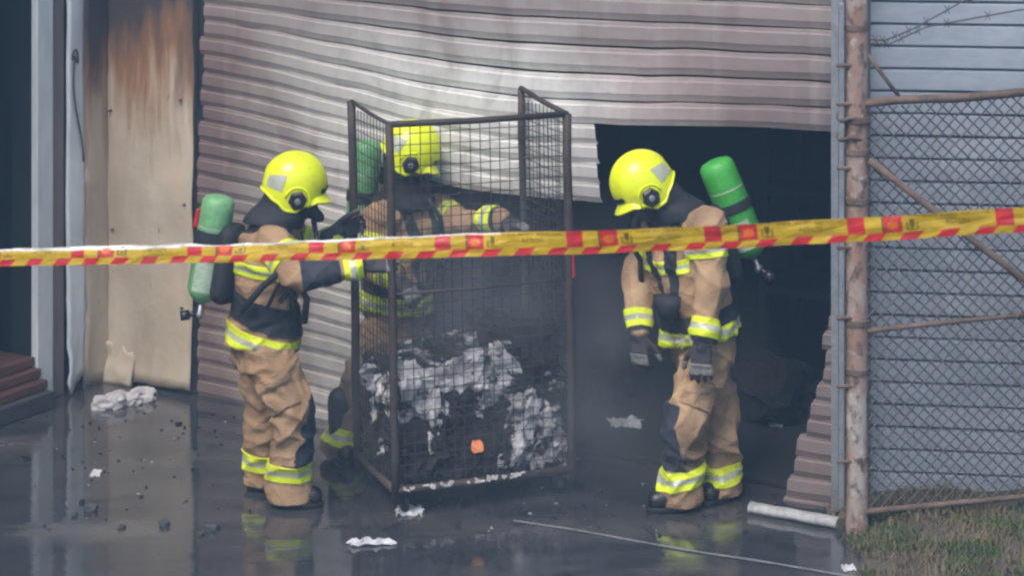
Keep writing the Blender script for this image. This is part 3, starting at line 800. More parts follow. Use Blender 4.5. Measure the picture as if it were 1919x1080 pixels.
# ---------------------------------------------------------------- firefighters
def remeshed(mb, vox, smooth=3, wrinkle=None):
    me = mb.mesh('tmp'); o = bpy.data.objects.new('tmp', me); col.objects.link(o)
    md = o.modifiers.new('r', 'REMESH'); md.mode = 'VOXEL'; md.voxel_size = vox; md.adaptivity = 0
    dg = bpy.context.evaluated_depsgraph_get(); dg.update()
    out = bpy.data.meshes.new_from_object(o.evaluated_get(dg))
    bpy.data.objects.remove(o); bpy.data.meshes.remove(me)
    out.materials.clear()
    bm = bmesh.new(); bm.from_mesh(out)
    for _ in range(smooth): bmesh.ops.smooth_vert(bm, verts=bm.verts, factor=.5, use_axis_x=True, use_axis_y=True, use_axis_z=True)
    bm.normal_update()
    if wrinkle:
        ds = [(v, v.normal * wrinkle(v.co)) for v in bm.verts]
        for v, d in ds: v.co += d
        bmesh.ops.smooth_vert(bm, verts=bm.verts, factor=.3, use_axis_x=True, use_axis_y=True, use_axis_z=True)
    bm.to_mesh(out); bm.free()
    return out
def cut(me, planes, pred=None, off=.006, mats=1, mid=None, thick=.010, one=False):
    """piece of garment me inside all half-spaces (co, no), pushed off the cloth; mid=(co, axis, half) paints a centre stripe slot 1"""
    bm = bmesh.new(); bm.from_mesh(me)
    for co, no in planes:
        bmesh.ops.bisect_plane(bm, geom=bm.verts[:] + bm.edges[:] + bm.faces[:], plane_co=co, plane_no=no, clear_inner=True, clear_outer=False)
    if mid:
        co, axn, h = mid
        for s in (-1, 1): bmesh.ops.bisect_plane(bm, geom=bm.verts[:] + bm.edges[:] + bm.faces[:], plane_co=co + axn * (h * s), plane_no=axn)
    if pred: bmesh.ops.delete(bm, geom=[f for f in bm.faces if not pred(f.calc_center_median(), f.normal)], context='FACES')
    if one and bm.faces:
        bm.faces.ensure_lookup_table(); left_ = set(bm.faces); best_ = []
        while left_:
            stack = [left_.pop()]; comp = list(stack)
            while stack:
                f = stack.pop()
                for e in f.edges:
                    for g in e.link_faces:
                        if g in left_: left_.discard(g); stack.append(g); comp.append(g)
            if len(comp) > len(best_): best_ = comp
        keep = set(best_)
        bmesh.ops.delete(bm, geom=[f for f in bm.faces if f not in keep], context='FACES')
    bm.normal_update()
    ns = [(v, v.normal.copy()) for v in bm.verts]
    for v, n in ns: v.co += n * off
    if mid:
        co, axn, h = mid
        for f in bm.faces: f.material_index = 1 if abs((f.calc_center_median() - co).dot(axn)) < h else 0
    be = [e for e in bm.edges if e.is_boundary]
    nrm = {v: n for v, n in ns}
    if be:
        r = bmesh.ops.extrude_edge_only(bm, edges=be)
        bm.normal_update()
        nv = [g for g in r['geom'] if isinstance(g, bmesh.types.BMVert)]
        for v in nv:
            q = [w for e in v.link_edges for w in (e.other_vert(v),) if w in nrm]
            if q: v.co -= nrm[q[0]] * thick
    out = bpy.data.meshes.new('cut'); bm.to_mesh(out); bm.free()
    return out
def folds(amp=.011, seed=0, kz=15):
    def w(p):
        q = p + noise.noise_vector(p * 2.6 + V((seed, 0, 0))) * .10
        r1 = (1 - abs(noise.noise(V((q.x * 4 + seed, q.y * 4, q.z * kz * .75))))) ** 4
        r2 = (1 - abs(noise.noise(V(((q.x + q.z) * 8, q.y * 6 + seed, (q.z - q.x) * 3))))) ** 5
        r3 = (1 - abs(noise.noise(V(((q.x - q.z) * 8, q.y * 6, (q.z + q.x) * 3 + seed))))) ** 5
        b = noise.noise(q * 6 + V((0, seed, 0)))
        return amp * (.8 * r1 + .65 * r2 + .65 * r3 + .8 * b - .75)
    return w

EDGE = [(0, -.000), (20, -.004), (40, -.014), (58, -.050), (75, -.104), (96, -.110), (118, -.082), (150, -.060), (180, -.055)]
def edge_z(t):
    t = abs(t)
    for (a, za), (b, zb) in zip(EDGE, EDGE[1:]):
        if a <= t <= b:
            q = (t - a) / (b - a); q = q * q * (3 - 2 * q); return za + (zb - za) * q
    return EDGE[-1][1]
AX, AY, AZ = .158, .128, .158
def shell(t, z, off=0.0):
    """point of the helmet shell at azimuth t (deg, 0 = front) and height z, helmet frame x front y left z up"""
    s = math.sqrt(max(0, 1 - (z / AZ) ** 2)) if z > 0 else 1 - .9 * (abs(z) / .15) ** 2 * .22
    ax = AX if abs(t) > 90 else AX - .006
    x = math.cos(R(t)) * ax * s; y = math.sin(R(t)) * AY * s
    p = V((x - .008, y, z)); n = V((x / AX ** 2, y / AY ** 2, max(z, 0) / AZ ** 2)).normalized()
    ridge = .006 * math.exp(-(y / .022) ** 2) * (1 if z > .02 else 0)
    return p + n * (off + ridge)
def make_helmet(Mx, parent, patch_side):
    n = 48; rows = 16; m = MB(); vs = []
    for j in range(rows + 1):
        for i in range(n):
            t = -180 + 360 * i / n; e = edge_z(t)
            q = j / rows; z = e + (AZ * math.cos(R(90) * q) - 0) * 1.0 - e * math.cos(R(90) * q) if False else AZ - (AZ - e) * q ** 1.6
            if j == 0: z = AZ * .9999
            vs.append(Mx @ shell(t, z))
    # brim: an extra ring flaring out at the front, and an inner lip all round
    for i in range(n):
        t = -180 + 360 * i / n; e = edge_z(t); f = max(0, math.cos(R(t * 1.35))) if abs(t) < 66 else 0
        p = shell(t, e); o = V((p.x, p.y, 0)).normalized()
        vs.append(Mx @ (p + o * (.006 + .040 * f) + V((0, 0, -.006 - .022 * f))))
    for i in range(n):
        t = -180 + 360 * i / n; e = edge_z(t); f = max(0, math.cos(R(t * 1.35))) if abs(t) < 66 else 0
        p = shell(t, e); o = V((p.x, p.y, 0)).normalized()
        vs.append(Mx @ (p + o * (.002 + .034 * f) + V((0, 0, -.014 - .026 * f))))
    for i in range(n):
        t = -180 + 360 * i / n; e = edge_z(t); p = shell(t, e); o = V((p.x, p.y, 0)).normalized()
        vs.append(Mx @ (p - o * .022 + V((0, 0, .004))))
    rr = rows + 3
    fs = [(j * n + i, j * n + (i + 1) % n, (j + 1) * n + (i + 1) % n, (j + 1) * n + i) for j in range(rr) for i in range(n)]
    m.add(vs, fs)
    hel = m.build('helmet', M['helmet'], parent, smooth=True)
    autosmooth(hel, 50)
    # ear covers
    for s in (-1, 1):
        c = V((.018, s * .117, -.052)); ax = V((.05, s, -.08)).normalized()
        a = V((1, -.05 * s, .25)).normalized(); a = (a - ax * a.dot(ax)).normalized(); b = ax.cross(a)
        mm = MB()
        def ring(h, r): return [Mx @ (c + ax * h + a * (r * .92 * math.cos(R(60 * i + 10))) + b * (r * math.sin(R(60 * i + 10)))) for i in range(6)]
        mm.prism(ring(-.03, .050), (0, 0, 0)) if False else None
        r1, r2, r3 = ring(-.03, .051), ring(.012, .051), ring(.020, .038)
        vs = r1 + r2 + r3
        mm.add(vs, [(i, (i + 1) % 6, 6 + (i + 1) % 6, 6 + i) for i in range(6)] + [(6 + i, 6 + (i + 1) % 6, 12 + (i + 1) % 6, 12 + i) for i in range(6)] + [tuple(range(12, 18)), (5, 4, 3, 2, 1, 0)])
        ec = mm.build('ear_cover', M['blackgloss'], hel); soften(ec, .005)
        mm = MB(); mm.lathe(Mx @ (c + ax * .018), (Mx.to_3x3() @ ax), [(0, .015), (.006, .015), (.008, .010)], 14); mm.build('knob', M['steel'], hel)
        # visor arm: thin yellow rim under the ear cover
        mm = MB(); mm.tube([Mx @ (c + ax * .004 + a * (.060 * math.cos(g)) + b * s * (.064 * math.sin(g))) for g in [R(v) for v in range(-170, 31, 20)]], .006, 6)
        mm.build('visor_arm', M['helmet'], hel, smooth=True)
        # reflective patch behind the ear cover
        mm = MB(); mm.grid(lambda u, w: Mx @ shell(s * (112 + 38 * u), -.035 + (.085 - .03 * u) * w, .003), 6, 5); mm.build('reflective_patch', M['silver'], hel, smooth=True)
    mm = MB(); mm.grid(lambda u, w: Mx @ shell(-34 + 68 * u, .004 + .030 * w * (1 - .5 * abs(u - .5)), .005), 10, 3); mm.build('front_trim', M['blackgloss'], hel, smooth=True)
    # tucked visor under the brim
    mm = MB(); mm.grid(lambda u, w: Mx @ V((math.cos(R(-62 + 124 * u)) * (.150 - .012 * w), math.sin(R(-62 + 124 * u)) * .118, -.012 - .045 * w)), 14, 4); mm.build('visor', M['blackgloss'], hel, smooth=True)
    return hel

def frame(fwd, up):
    f = V(fwd).normalized(); u = V(up); l = u.cross(f).normalized(); u = f.cross(l)
    return f, l, u
def make_glove(parent, w, d, n, side, curl=.5, size=1.1, spread=1.0):
    """w wrist, d finger direction, n palm normal (towards the palm), side towards the thumb"""
    d = V(d).normalized(); n = V(n); n = (n - d * n.dot(d)).normalized(); s = d.cross(n)
    if s.dot(V(side)) < 0: s = -s
    m = MB(); S = size
    for k in (-.030, -.010, .010, .030): m.capsule(w + s * (k * .75 * S), .020 * S, w + d * (.085 * S) + s * (k * S), .017 * S, 10)
    for k, (off, ln, r) in enumerate(((.033, .074, .0115), (.011, .084, .012), (-.012, .078, .0115), (-.034, .062, .0105))):
        p = w + d * (.088 * S) + s * (off * spread * S); a = .35 * curl; 
        for seg, q in enumerate((.42, .33, .27)):
            dr = (d * math.cos(a) + n * math.sin(a) + s * (off * 1.6 * (spread))).normalized()
            p2 = p + dr * (ln * q * S * 1.05); m.capsule(p, r * S * (1 - .08 * seg), p2, r * S * (1 - .08 * (seg + 1)), 10); p = p2; a += curl * 1.0
    p = w + d * (.025 * S) + s * (.034 * S); a = .7
    for q, r in ((.045, .016), (.036, .0135), (.028, .012)):
        dr = (d * math.cos(a) + s * math.sin(a) + n * (.35 + curl * .4)).normalized(); p2 = p + dr * (q * S); m.capsule(p, r * S, p2, r * .95 * S, 10); p = p2; a -= .28
    m.capsule(w - d * .05, .036 * S, w + d * .01, .034 * S, 12)
    me = remeshed(m, .0065, 1)
    gl = place('glove', me.copy(), M['glove'], parent, smooth=True)
    # pale knuckle pads over each finger root
    pm = cut(me, [(w + d * (.085 * S), d), (w + d * (.132 * S), -d)], lambda c, nn: nn.dot(n) < -.35, .003, thick=.004)
    place('knuckle_guard', pm, M['glove_pad'], gl, smooth=True)
    return gl
def make_boot(parent, ankle, heading):
    h = V((heading[0], heading[1], 0)).normalized(); l = V((-h.y, h.x, 0)); a = V((ankle.x, ankle.y, 0))
    m = MB()
    m.capsule(a + V((0, 0, .30)), .075, a + V((0, 0, .12)), .068)
    m.capsule(a - h * .045 + V((0, 0, .062)), .052, a + h * .06 + V((0, 0, .075)), .060)
    m.capsule(a + h * .05 + V((0, 0, .062)), .056, a + h * .125 + V((0, 0, .054)), .048)
    me = remeshed(m, .011, 2)
    b = place('boot', me, M['boot'], parent, smooth=True)
    pts = []
    for t in range(20):
        g = 2 * math.pi * t / 20; x = math.cos(g); y = math.sin(g)
        pts.append(a + h * (.045 + .135 * x) + l * (.058 * y * (1.06 if x > 0 else .9)) + V((0, 0, .004)))
    m = MB(); m.prism(pts, (0, 0, .024)); soften(m.build('sole', M['boot'], b), .004)
    return b

def sd(p, a, b):
    ab = b - a; q = max(0, min(1, (p - a).dot(ab) / ab.length_squared)); return (p - a - ab * q).length
def firefighter(cfg):
    J = cfg['J']; fwd = V(cfg['fwd']).normalized(); left = V((0, 0, 1)).cross(fwd)
    base = V(((J['ra'].x + J['la'].x) / 2, (J['ra'].y + J['la'].y) / 2, 0))
    P = thing('person', base, cfg['label'], 'person', 'firefighters at the roller door')
    pel, che, nec, hed = J['pelvis'], J['chest'], J['neck'], J['head']
    sdS = (J['ls'] - J['rs']).normalized(); sdH = (J['lh'] - J['rh']).normalized()
    up = (nec - pel).normalized(); frS = sdS.cross(up).normalized(); frH = sdH.cross(up).normalized()
    if frS.dot(fwd) < 0: frS = -frS
    if frH.dot(fwd) < 0: frH = -frH
    hf, hl, hu = frame(cfg['look'], cfg.get('hup', (0, 0, 1)))
    Mx = Matrix.Translation(hed) @ Matrix((hf, hl, hu)).transposed().to_4x4()
    sk = cfg.get('scale', 1.0)
    # the body itself: one continuous figure under the clothing
    b = MB()
    b.loft([(pel - up * .06, sdH, frH, .12, .09), (pel + up * .05, sdH, frH, .15, .11), (che - up * .1, sdS, frS, .14, .10), (che + up * .06, sdS, frS, .16, .11), (nec - up * .05, sdS, frS, .10, .07), (nec, sdS, frS, .055, .058)], 18)
    b.capsule(nec - up * .05, .058, hed - hu * .05, .056)
    b.capsule(hed + hu * .04 - hf * .01, .088, hed - hu * .02 + hf * .01, .080)
    b.capsule(hed - hu * .03 + hf * .03, .062, hed - hu * .085 + hf * .05, .042)          # jaw
    b.capsule(hed + hf * .088 - hu * .0, .010, hed + hf * .108 - hu * .035, .014, 8)       # nose
    for s in (1, -1): b.capsule(hed + hl * (s * .080) + hu * .01, .016, hed + hl * (s * .082) - hu * .03, .012, 8)
    for k in 'lr':
        b.capsule(J[k + 's'], .055, J[k + 'e'], .042); b.capsule(J[k + 'e'], .042, J[k + 'w'], .030)
        b.capsule(J[k + 'h'], .085, J[k + 'k'], .058); b.capsule(J[k + 'k'], .058, J[k + 'a'] + V((0, 0, .02)), .040)
        b.capsule(J[k + 's'], .055, nec - up * .06, .06)
    body = place('body', remeshed(b, .014, 2), M['skin'], P, smooth=True)
    for s in (1, -1):
        e = MB(); e.lathe(hed + hl * (s * .032) + hf * .072 + hu * .012, hf, [(0, .004), (.006, .012), (.014, .011), (.018, .004)], 10); e.build('eye', M['ash'], body, smooth=True)
    e = MB(); e.capsule(hed + hf * .086 - hu * .068 + hl * .02, .006, hed + hf * .086 - hu * .068 - hl * .02, .006, 8); e.build('mouth', M['skin'], body, smooth=True)
    tan = M[cfg.get('cloth', 'tan')]
    # trousers
    t = MB()
    t.loft([(pel - up * .13, sdH, frH, .17, .13), (pel - up * .03, sdH, frH, .185, .145), (pel + up * .09, sdH, frH, .17, .135)], 20)
    for k in 'lr':
        h, kn, an = J[k + 'h'], J[k + 'k'], J[k + 'a']
        low = V((an.x, an.y, .06))
        t.capsule(h - (h - kn).normalized() * .02, .130, kn, .107); t.capsule(kn, .107, low.lerp(kn, .25), .094); t.capsule(low.lerp(kn, .4), .093, low, .108)
    tm = remeshed(t, .0095, 4, folds(.021, 3 + cfg['seed'], 12))
    # open cuffs: flat cut a little above the ground
    bm = bmesh.new(); bm.from_mesh(tm)
    bmesh.ops.bisect_plane(bm, geom=bm.verts[:] + bm.edges[:] + bm.faces[:], plane_co=(0, 0, .03), plane_no=(0, 0, 1), clear_inner=True)
    bm.to_mesh(tm); bm.free()
    tr = place('trousers', tm.copy(), tan, P, smooth=True)
    # coat
    c = MB()
    hem = pel + (up * cfg.get('hem', -.02))
    c.loft([(hem, sdH, frH, .212 * sk, .185 * sk), (hem + up * .10, sdH, frH, .200 * sk, .172 * sk), (pel.lerp(che, .55), sdS.lerp(sdH, .5), frS.lerp(frH, .5), .188 * sk, .155 * sk), (che - up * .02, sdS, frS, .205 * sk, .160 * sk), (che + up * .08, sdS, frS, .205 * sk, .145 * sk), (nec - up * .06, sdS, frS, .135, .105), (nec + up * .015, sdS, frS, .082, .085)], 24)
    for k in 'lr':
        s0, e0, w0 = J[k + 's'], J[k + 'e'], J[k + 'w']
        c.capsule(s0 - up * .015, .095, s0.lerp(e0, .5), .088); c.capsule(s0.lerp(e0, .5), .088, e0, .080); c.capsule(e0, .078, e0.lerp(w0, .55), .069); c.capsule(e0.lerp(w0, .5), .068, w0 + (e0 - w0).normalized() * .03, .066)
        c.capsule(s0 - up * .01, .088, nec - up * .08, .075)
    cm = remeshed(c, .0095, 4, folds(.018, 8 + cfg['seed'], 10))
    bm = bmesh.new(); bm.from_mesh(cm)
    bmesh.ops.bisect_plane(bm, geom=bm.verts[:] + bm.edges[:] + bm.faces[:], plane_co=hem - up * .004, plane_no=up, clear_inner=False)
    # let the hem end cleanly
    kill = [f for f in bm.faces if (f.calc_center_median() - hem).dot(up) < .0 and min((f.calc_center_median() - J['lw']).length, (f.calc_center_median() - J['rw']).length, (f.calc_center_median() - J['le']).length, (f.calc_center_median() - J['re']).length) > .16 and (f.calc_center_median() - hem).length < .26]
    bmesh.ops.delete(bm, geom=kill, context='FACES'); bm.to_mesh(cm); bm.free()
    coat = place('coat', cm.copy(), tan, P, smooth=True)
    so = coat.modifiers.new('solid', 'SOLIDIFY'); so.thickness = .008; so.offset = -1
    def band(src, parent, p, axis, h, rad, stripes=True, label=None, off=.007, mats=None, name='reflective_band', pred=None):
        axis = V(axis).normalized(); p = V(p)
        me = cut(src, [(p - axis * h, axis), (p + axis * h, -axis)], (lambda cc, nn: ((cc - p) - axis * (cc - p).dot(axis)).length < rad and (pred is None or pred(cc, nn))), off, mid=(p, axis, h * .30) if stripes else None)
        if len(me.polygons) == 0: return None
        return place(name, me, mats or [M['hivis'], M['silver']], parent, smooth=False)
    def torso_only(cc, nn=None):
        for k in 'lr':
            s0, e0, w0 = J[k + 's'], J[k + 'e'], J[k + 'w']
            for a, bb, r in ((s0.lerp(e0, .22), e0, .098), (e0, w0, .095)):
                ab = bb - a; q = max(0, min(1, (cc - a).dot(ab) / ab.length_squared))
                if (cc - a - ab * q).length < r: 
                    dd = (cc - nec).dot(up)
                    if q > 0.0: return False
        return True
    for k in 'lr':
        an, kn = J[k + 'a'], J[k + 'k']; ax = (kn - an).normalized()
        band(tm, tr, an.lerp(kn, 0) + V((0, 0, cfg.get('ank', .04))), ax * .6 + V((0, 0, .4)) + V(cfg.get('tilt' + k, (0, 0, 0))),   .043, .16)
        e0, w0, s0 = J[k + 'e'], J[k + 'w'], J[k + 's']
        ax = (e0 - w0).normalized()
        band(cm, coat, w0.lerp(e0, cfg.get('cuff', .30)), ax, .044, .11)
        ax = (s0 - e0).normalized()
        band(cm, coat, e0.lerp(s0, .52), ax, .034, .115)
        if k in cfg.get('sleeve', ''):
            a0, a1 = e0.lerp(w0, .02), e0.lerp(w0, .62)
            band(cm, coat, a0.lerp(a1, .5), (e0 - w0).normalized(), (a1 - a0).length / 2, .12, False, None, .005, [M['charcoal']], 'sleeve_guard')
        # dark knee and shin patch on the front of each leg
        kp = kn.lerp(an, .35); lf = V(cfg.get('legf', fwd)); lf = (lf - V((0, 0, lf.z))).normalized(); ll = V((0, 0, 1)).cross(lf)
        if k in cfg.get('patch', 'lr'):
            pm = cut(tm, [(kp + V((0, 0, .165)), V((0, .0, -1)) + lf * .25), (V((0, 0, an.z + .10)), V((0, 0, 1))), (kp - ll * .088, ll), (kp + ll * .088, -ll)], lambda cc, nn: nn.dot(lf) > .05 and sd(cc, kn, an) < .16 and sd(cc, kn, an) < sd(cc, J['rk' if k == 'l' else 'lk'], J['ra' if k == 'l' else 'la']), .006, one=True)
            if len(pm.polygons): place('knee_patch', pm, M['charcoal'], tr, smooth=True)
    pk = cfg.get('pocket')
    if pk:
        kk, nd = pk; nd = V(nd).normalized(); h_, kn_ = J[kk + 'h'], J[kk + 'k']; pa_ = (h_ - kn_).normalized(); ps_ = pa_.cross(nd).normalized(); pc_ = h_.lerp(kn_, .66)
        ok_ = lambda cc, nn: nn.dot(nd) > .25 and sd(cc, h_, kn_) < .19
        pm = cut(tm, [(pc_ - pa_ * .085, pa_), (pc_ + pa_ * .075, -pa_), (pc_ - ps_ * .075, ps_), (pc_ + ps_ * .075, -ps_)], ok_, .014, thick=.018, one=True)
        if len(pm.polygons): place('pocket', pm, M['trim'], tr, smooth=False)
        pm = cut(tm, [(pc_ + pa_ * .035, pa_), (pc_ + pa_ * .085, -pa_), (pc_ - ps_ * .080, ps_), (pc_ + ps_ * .080, -ps_)], ok_, .021, thick=.014, one=True)
        if len(pm.polygons): place('pocket_flap', pm, M['trim'], tr, smooth=False)
    fm = cut(cm, [(che - sdS * .032, sdS), (che + sdS * .032, -sdS), (hem + up * .0, up)], lambda cc, nn: nn.dot(frS) > .45 and torso_only(cc), .007, one=True)
    if len(fm.polygons): place('front_flap', fm, M['trim'], coat, smooth=True)
    for k in 'lr':
        e0, w0 = J[k + 'e'], J[k + 'w']; ax = (e0 - w0).normalized()
        band(cm, coat, w0 + ax * .012, ax, .016, .10, False, None, .004, [M['charcoal']], 'cuff_trim')
        an, kn = J[k + 'a'], J[k + 'k']
        band(tm, tr, V((an.x, an.y, .045)), (0, 0, 1), .013, .17, False, None, .004, [M['trim']], 'cuff_trim')
    hemax = (up + V(cfg.get('hemtilt', (0, 0, 0)))).normalized()
    band(cm, coat, hem + up * .055, hemax, .046, .30, pred=torso_only)
    band(cm, coat, che - up * .045, up, .032, .30, pred=torso_only)
    # harness: waist belt, shoulder straps, chest strap
    wst = pel.lerp(che, cfg.get('belt', .32))
    bax = (up + V(cfg.get('belttilt', (0, 0, 0)))).normalized()
    band(cm, coat, wst, bax, cfg.get('belth', .035), .30, False, None, .014, [M['black']], 'waist_belt', torso_only)
    for s in (1, -1):
        sa = (sdS * 1.0 + frS * (.0)).normalized(); sp = nec + sdS * (s * .115)
        band(cm, coat, sp, (sdS + up * (-.25 * s)).normalized(), .030, 9, False, None, .012, [M['black']], 'shoulder_strap', lambda cc, nn: torso_only(cc) and (cc - wst).dot(up) > -.01 and (cc - nec).dot(sdS) * s > .02 and (cc - nec).length < .55)
    # back plate and cylinder
    cb, ct = cfg['cyl']
    cax = (ct - cb).normalized(); L = (ct - cb).length; r = cfg.get('cr', .085)
    cyl = MB(); pr = [(0, .028), (.012, .05), (.032, r * .82), (.062, r), (L - .07, r), (L - .035, r * .84), (L - .012, r * .5), (L, .012)]
    if cfg.get('flat_top', True): pr[-3:] = [(L - .030, r * .97), (L - .010, r * .80), (L, r * .45)]
    cyl.lathe(cb, cax, pr, 28)
    cy_ = cyl.build('air_cylinder', M[cfg['cylmat']], P, smooth=True); autosmooth(cy_, 50)
    for q, hw in cfg.get('cylstraps', ((.64, .026),)):
        mm = MB(); c0 = cb + cax * (L * q); mm.lathe(c0 - cax * hw, cax, [(0, r - .004), (.002, r + .006), (hw * 2 - .002, r + .006), (hw * 2, r - .004)], 28); mm.build('cylinder_strap', M['black'], cy_, smooth=False)
    la_ = (V((0, -1, 0)) - cax * V((0, -1, 0)).dot(cax)).normalized(); lb2 = cax.cross(la_)
    def lab_pt(u, w, q0=.12, q1=.40, g0=-38, g1=26): g = R(g0 + (g1 - g0) * u); return cb + cax * (L * (q0 + (q1 - q0) * w)) + (la_ * math.cos(g) + lb2 * math.sin(g)) * (r + .0015)
    mm = MB(); mm.grid(lambda u, w: lab_pt(u, w), 8, 3); mm.build('label', M['label'], cy_, smooth=True)
    mm = MB(); mm.grid(lambda u, w: lab_pt(u, w, .70, .715, -70, 70), 10, 1); mm.build('paint_line', M['label'], cy_, smooth=True)
    mm = MB(); mm.lathe(cb - cax * .075, cax, [(0, .02), (.02, .022), (.03, .016), (.09, .016)], 14); mm.build('valve', M['steel'], cy_, smooth=True)
    sv = cax.cross(frS).normalized()
    mm = MB(); mm.tube([cb - cax * .055, cb - cax * .055 + cfg.get('knobdir', sv) * .07], .013, 10); mm.tube([cb - cax * .055 + cfg.get('knobdir', sv) * .05, cb - cax * .055 + cfg.get('knobdir', sv) * .095], .024, 12); mm.build('valve_knob', M['blackgloss'], cy_, smooth=True)
    if cfg.get('gauge'):
        mm = MB(); mm.capsule(cb + cax * (L * .72) + cfg['gauge'] * (r + .01), .014, cb + cax * (L * .86) + cfg['gauge'] * (r + .01), .012, 10); mm.build('red_gauge', M['red'], cy_, smooth=True)
    bp = MB(); bc0, bc1 = che - up * .26 - frS * .185, che + up * .13 - frS * .175
    bp.loft([(bc0, sdS, frS, .13, .04), (bc0 + (bc1 - bc0) * .1, sdS, frS, .18, .075), (bc0.lerp(bc1, .55), sdS, frS, .17, .07), (bc0.lerp(bc1, .9), sdS, frS, .16, .075), (bc1, sdS, frS, .12, .04)], 18)
    bp.capsule(bc0.lerp(bc1, .2), .05, cb + cax * (L * .25), .04); bp.capsule(bc0.lerp(bc1, .8), .05, cb + cax * (L * .62), .04)
    place('backplate', remeshed(bp, .014, 2), M['black'], P, smooth=True)
    # helmet, neck flap, mask and hose
    make_helmet(Mx, P, 1)
    nf = MB()
    nf.loft([(hed - hu * .02 - hf * .015, hl, hf, .112, .125), (hed - hu * .085 - hf * .02, hl, hf, .112, .118), ((hed - hu * .13 - hf * .02).lerp(nec + up * .03, .45), hl.lerp(sdS if hl.dot(sdS) > 0 else -sdS, .5), hf.lerp(frS, .5), .112, .116), (nec + up * .0, sdS, frS, .15, .145), (nec - up * .055 - frS * .02, sdS, frS, .175, .155)], 22)
    place('neck_flap', remeshed(nf, .013, 2, folds(.006, 2)), M['black'], P, smooth=True)
    mk = MB(); mk.capsule(hed + hf * .06 - hu * .035, .066, hed + hf * .078 - hu * .085, .056); mk.capsule(hed + hf * .10 - hu * .10, .036, hed + hf * .155 - hu * .125, .030); mk.capsule(hed + hf * .05 - hu * .12, .06, hed + hf * .02 - hu * .13, .07)
    msk = place('breathing_mask', remeshed(mk, .011, 2), M['blackgloss'], P, smooth=True)
    h0 = hed + hf * .13 - hu * .14; h1 = che + frS * .19 + sdS * (.10 * cfg.get('hs', 1)); h2 = che - up * .20 + sdS * (.18 * cfg.get('hs', 1)) + frS * .12
    mm = MB(); mm.tube([h0, h0.lerp(h1, .5) + frS * .05, h1, h1.lerp(h2, .5) + frS * .03, h2], .014, 8); mm.build('air_hose', M['blackgloss'], msk, smooth=True)
    for k in 'lr':
        gd = cfg['hand' + k]; make_glove(P, J[k + 'w'] + V(gd[0]).normalized() * .01, gd[0], gd[1], gd[2], gd[3], cfg.get('hsize', 1.12), gd[4] if len(gd) > 4 else 1.0)
        make_boot(P, J[k + 'a'], cfg['toe' + k])
    return P, coat, cm, tr, tm, dict(pel=pel, che=che, nec=nec, up=up, sdS=sdS, frS=frS, torso=torso_only, band=band, hem=hem)

# right-hand firefighter: faces left and a little towards the camera, head bowed
JR = dict(pelvis=at(1312, 618, 10.42), chest=at(1278, 462, 10.41), neck=at(1262, 392, 10.39), head=at(1200, 345, 10.34),
          ls=at(1322, 418, 10.24), le=at(1334, 525, 10.19), lw=at(1316, 640, 10.10), rs=at(1238, 425, 10.56), re=at(1196, 520, 10.52), rw=at(1198, 622, 10.38),
          lh=at(1330, 650, 10.36), lk=at(1288, 772, 10.26), la=at(1276, 912, 10.33), rh=at(1302, 645, 10.50), rk=at(1342, 775, 10.46), ra=at(1352, 905, 10.50))
Rr = firefighter(dict(J=JR, fwd=(-.82, -.57, 0), look=(-.74, -.20, -.64), hup=(-.35, 0, 1), label='firefighter with lowered head standing right of the cage, bright green air cylinder',
    seed=1, cyl=(at(1413, 482, 10.56), at(1338, 300, 10.56)), cylmat='green', cr=.090, cylstraps=((.53, .026),), knobdir=V((.6, -.5, -.4)).normalized(),
    handl=((-.05, -.1, -1), (.2, .9, 0), (-1, 0, 0), .35, 1.15), handr=((.0, -.1, -1), (.6, .8, 0), (-.3, -.9, 0), .55), toel=(-.95, -.3), toer=(-.5, -.8),
    tiltl=(-.25, 0, 0), legf=(-.97, -.25, 0), cuff=.22, cloth='tan', patch='l', scale=1.06, pocket=('l', (.1, -1, 0)), hs=-1, belt=.22, hem=-.03, ank=.065))
# belt pouch
d = Rr[5]; P = Rr[0]
c0 = at(1250, 582, 10.20)
m = MB(); m.loft([(c0 + V((0, 0, .07)), V((.87, -.5, 0)), V((.5, .87, 0)), .075, .03), (c0 + V((0, 0, .02)), V((.87, -.5, 0)), V((.5, .87, 0)), .07, .045), (c0 - V((0, 0, .05)), V((.87, -.5, 0)), V((.5, .87, 0)), .03, .025)], 12)
m.build('belt_pouch', M['black'], P, smooth=True)

# left-hand firefighter: faces right, holding the cage
JL = dict(pelvis=at(492, 645, 10.46), chest=at(500, 478, 10.46), neck=at(520, 402, 10.46), head=at(556, 345, 10.46),
          rs=at(512, 450, 10.28), re=at(562, 514, 10.16), rw=at(682, 494, 10.20), ls=at(536, 440, 10.62), le=at(596, 480, 10.66), lw=at(626, 438, 10.62),
          rh=at(500, 660, 10.37), rk=at(550, 768, 10.30), ra=at(540, 898, 10.38), lh=at(488, 655, 10.56), lk=at(500, 770, 10.60), la=at(496, 880, 10.64))
Ll = firefighter(dict(J=JL, fwd=(.95, .25, 0), look=(.93, .12, -.30), hup=(.25, 0, 1), label='firefighter in profile left of the cage, pale green air cylinder, hand on the cage',
    seed=5, cyl=(at(378, 566, 10.44), at(412, 366, 10.44)), cylmat='green_pale', cr=.082, cylstraps=((.60, .040),), knobdir=V((-.9, -.2, -.1)).normalized(), gauge=V((-1, -.15, 0)).normalized(),
    handr=((1, .12, 0), (0, .75, -.6), (.0, .3, 1), .9), handl=((.75, .5, .25), (.5, -.8, 0), (0, 0, 1), 1.0), toer=(.98, -.15), toel=(.95, .2),
    legf=(1, -.05, 0), cuff=.18, cloth='tan2', patch='r', sleeve='r', pocket=('r', (-.1, -1, 0)), hs=-1, belt=.40, belth=.062, belttilt=(.24, 0, 0), hemtilt=(.16, 0, 0), hem=-.02, ank=.065))
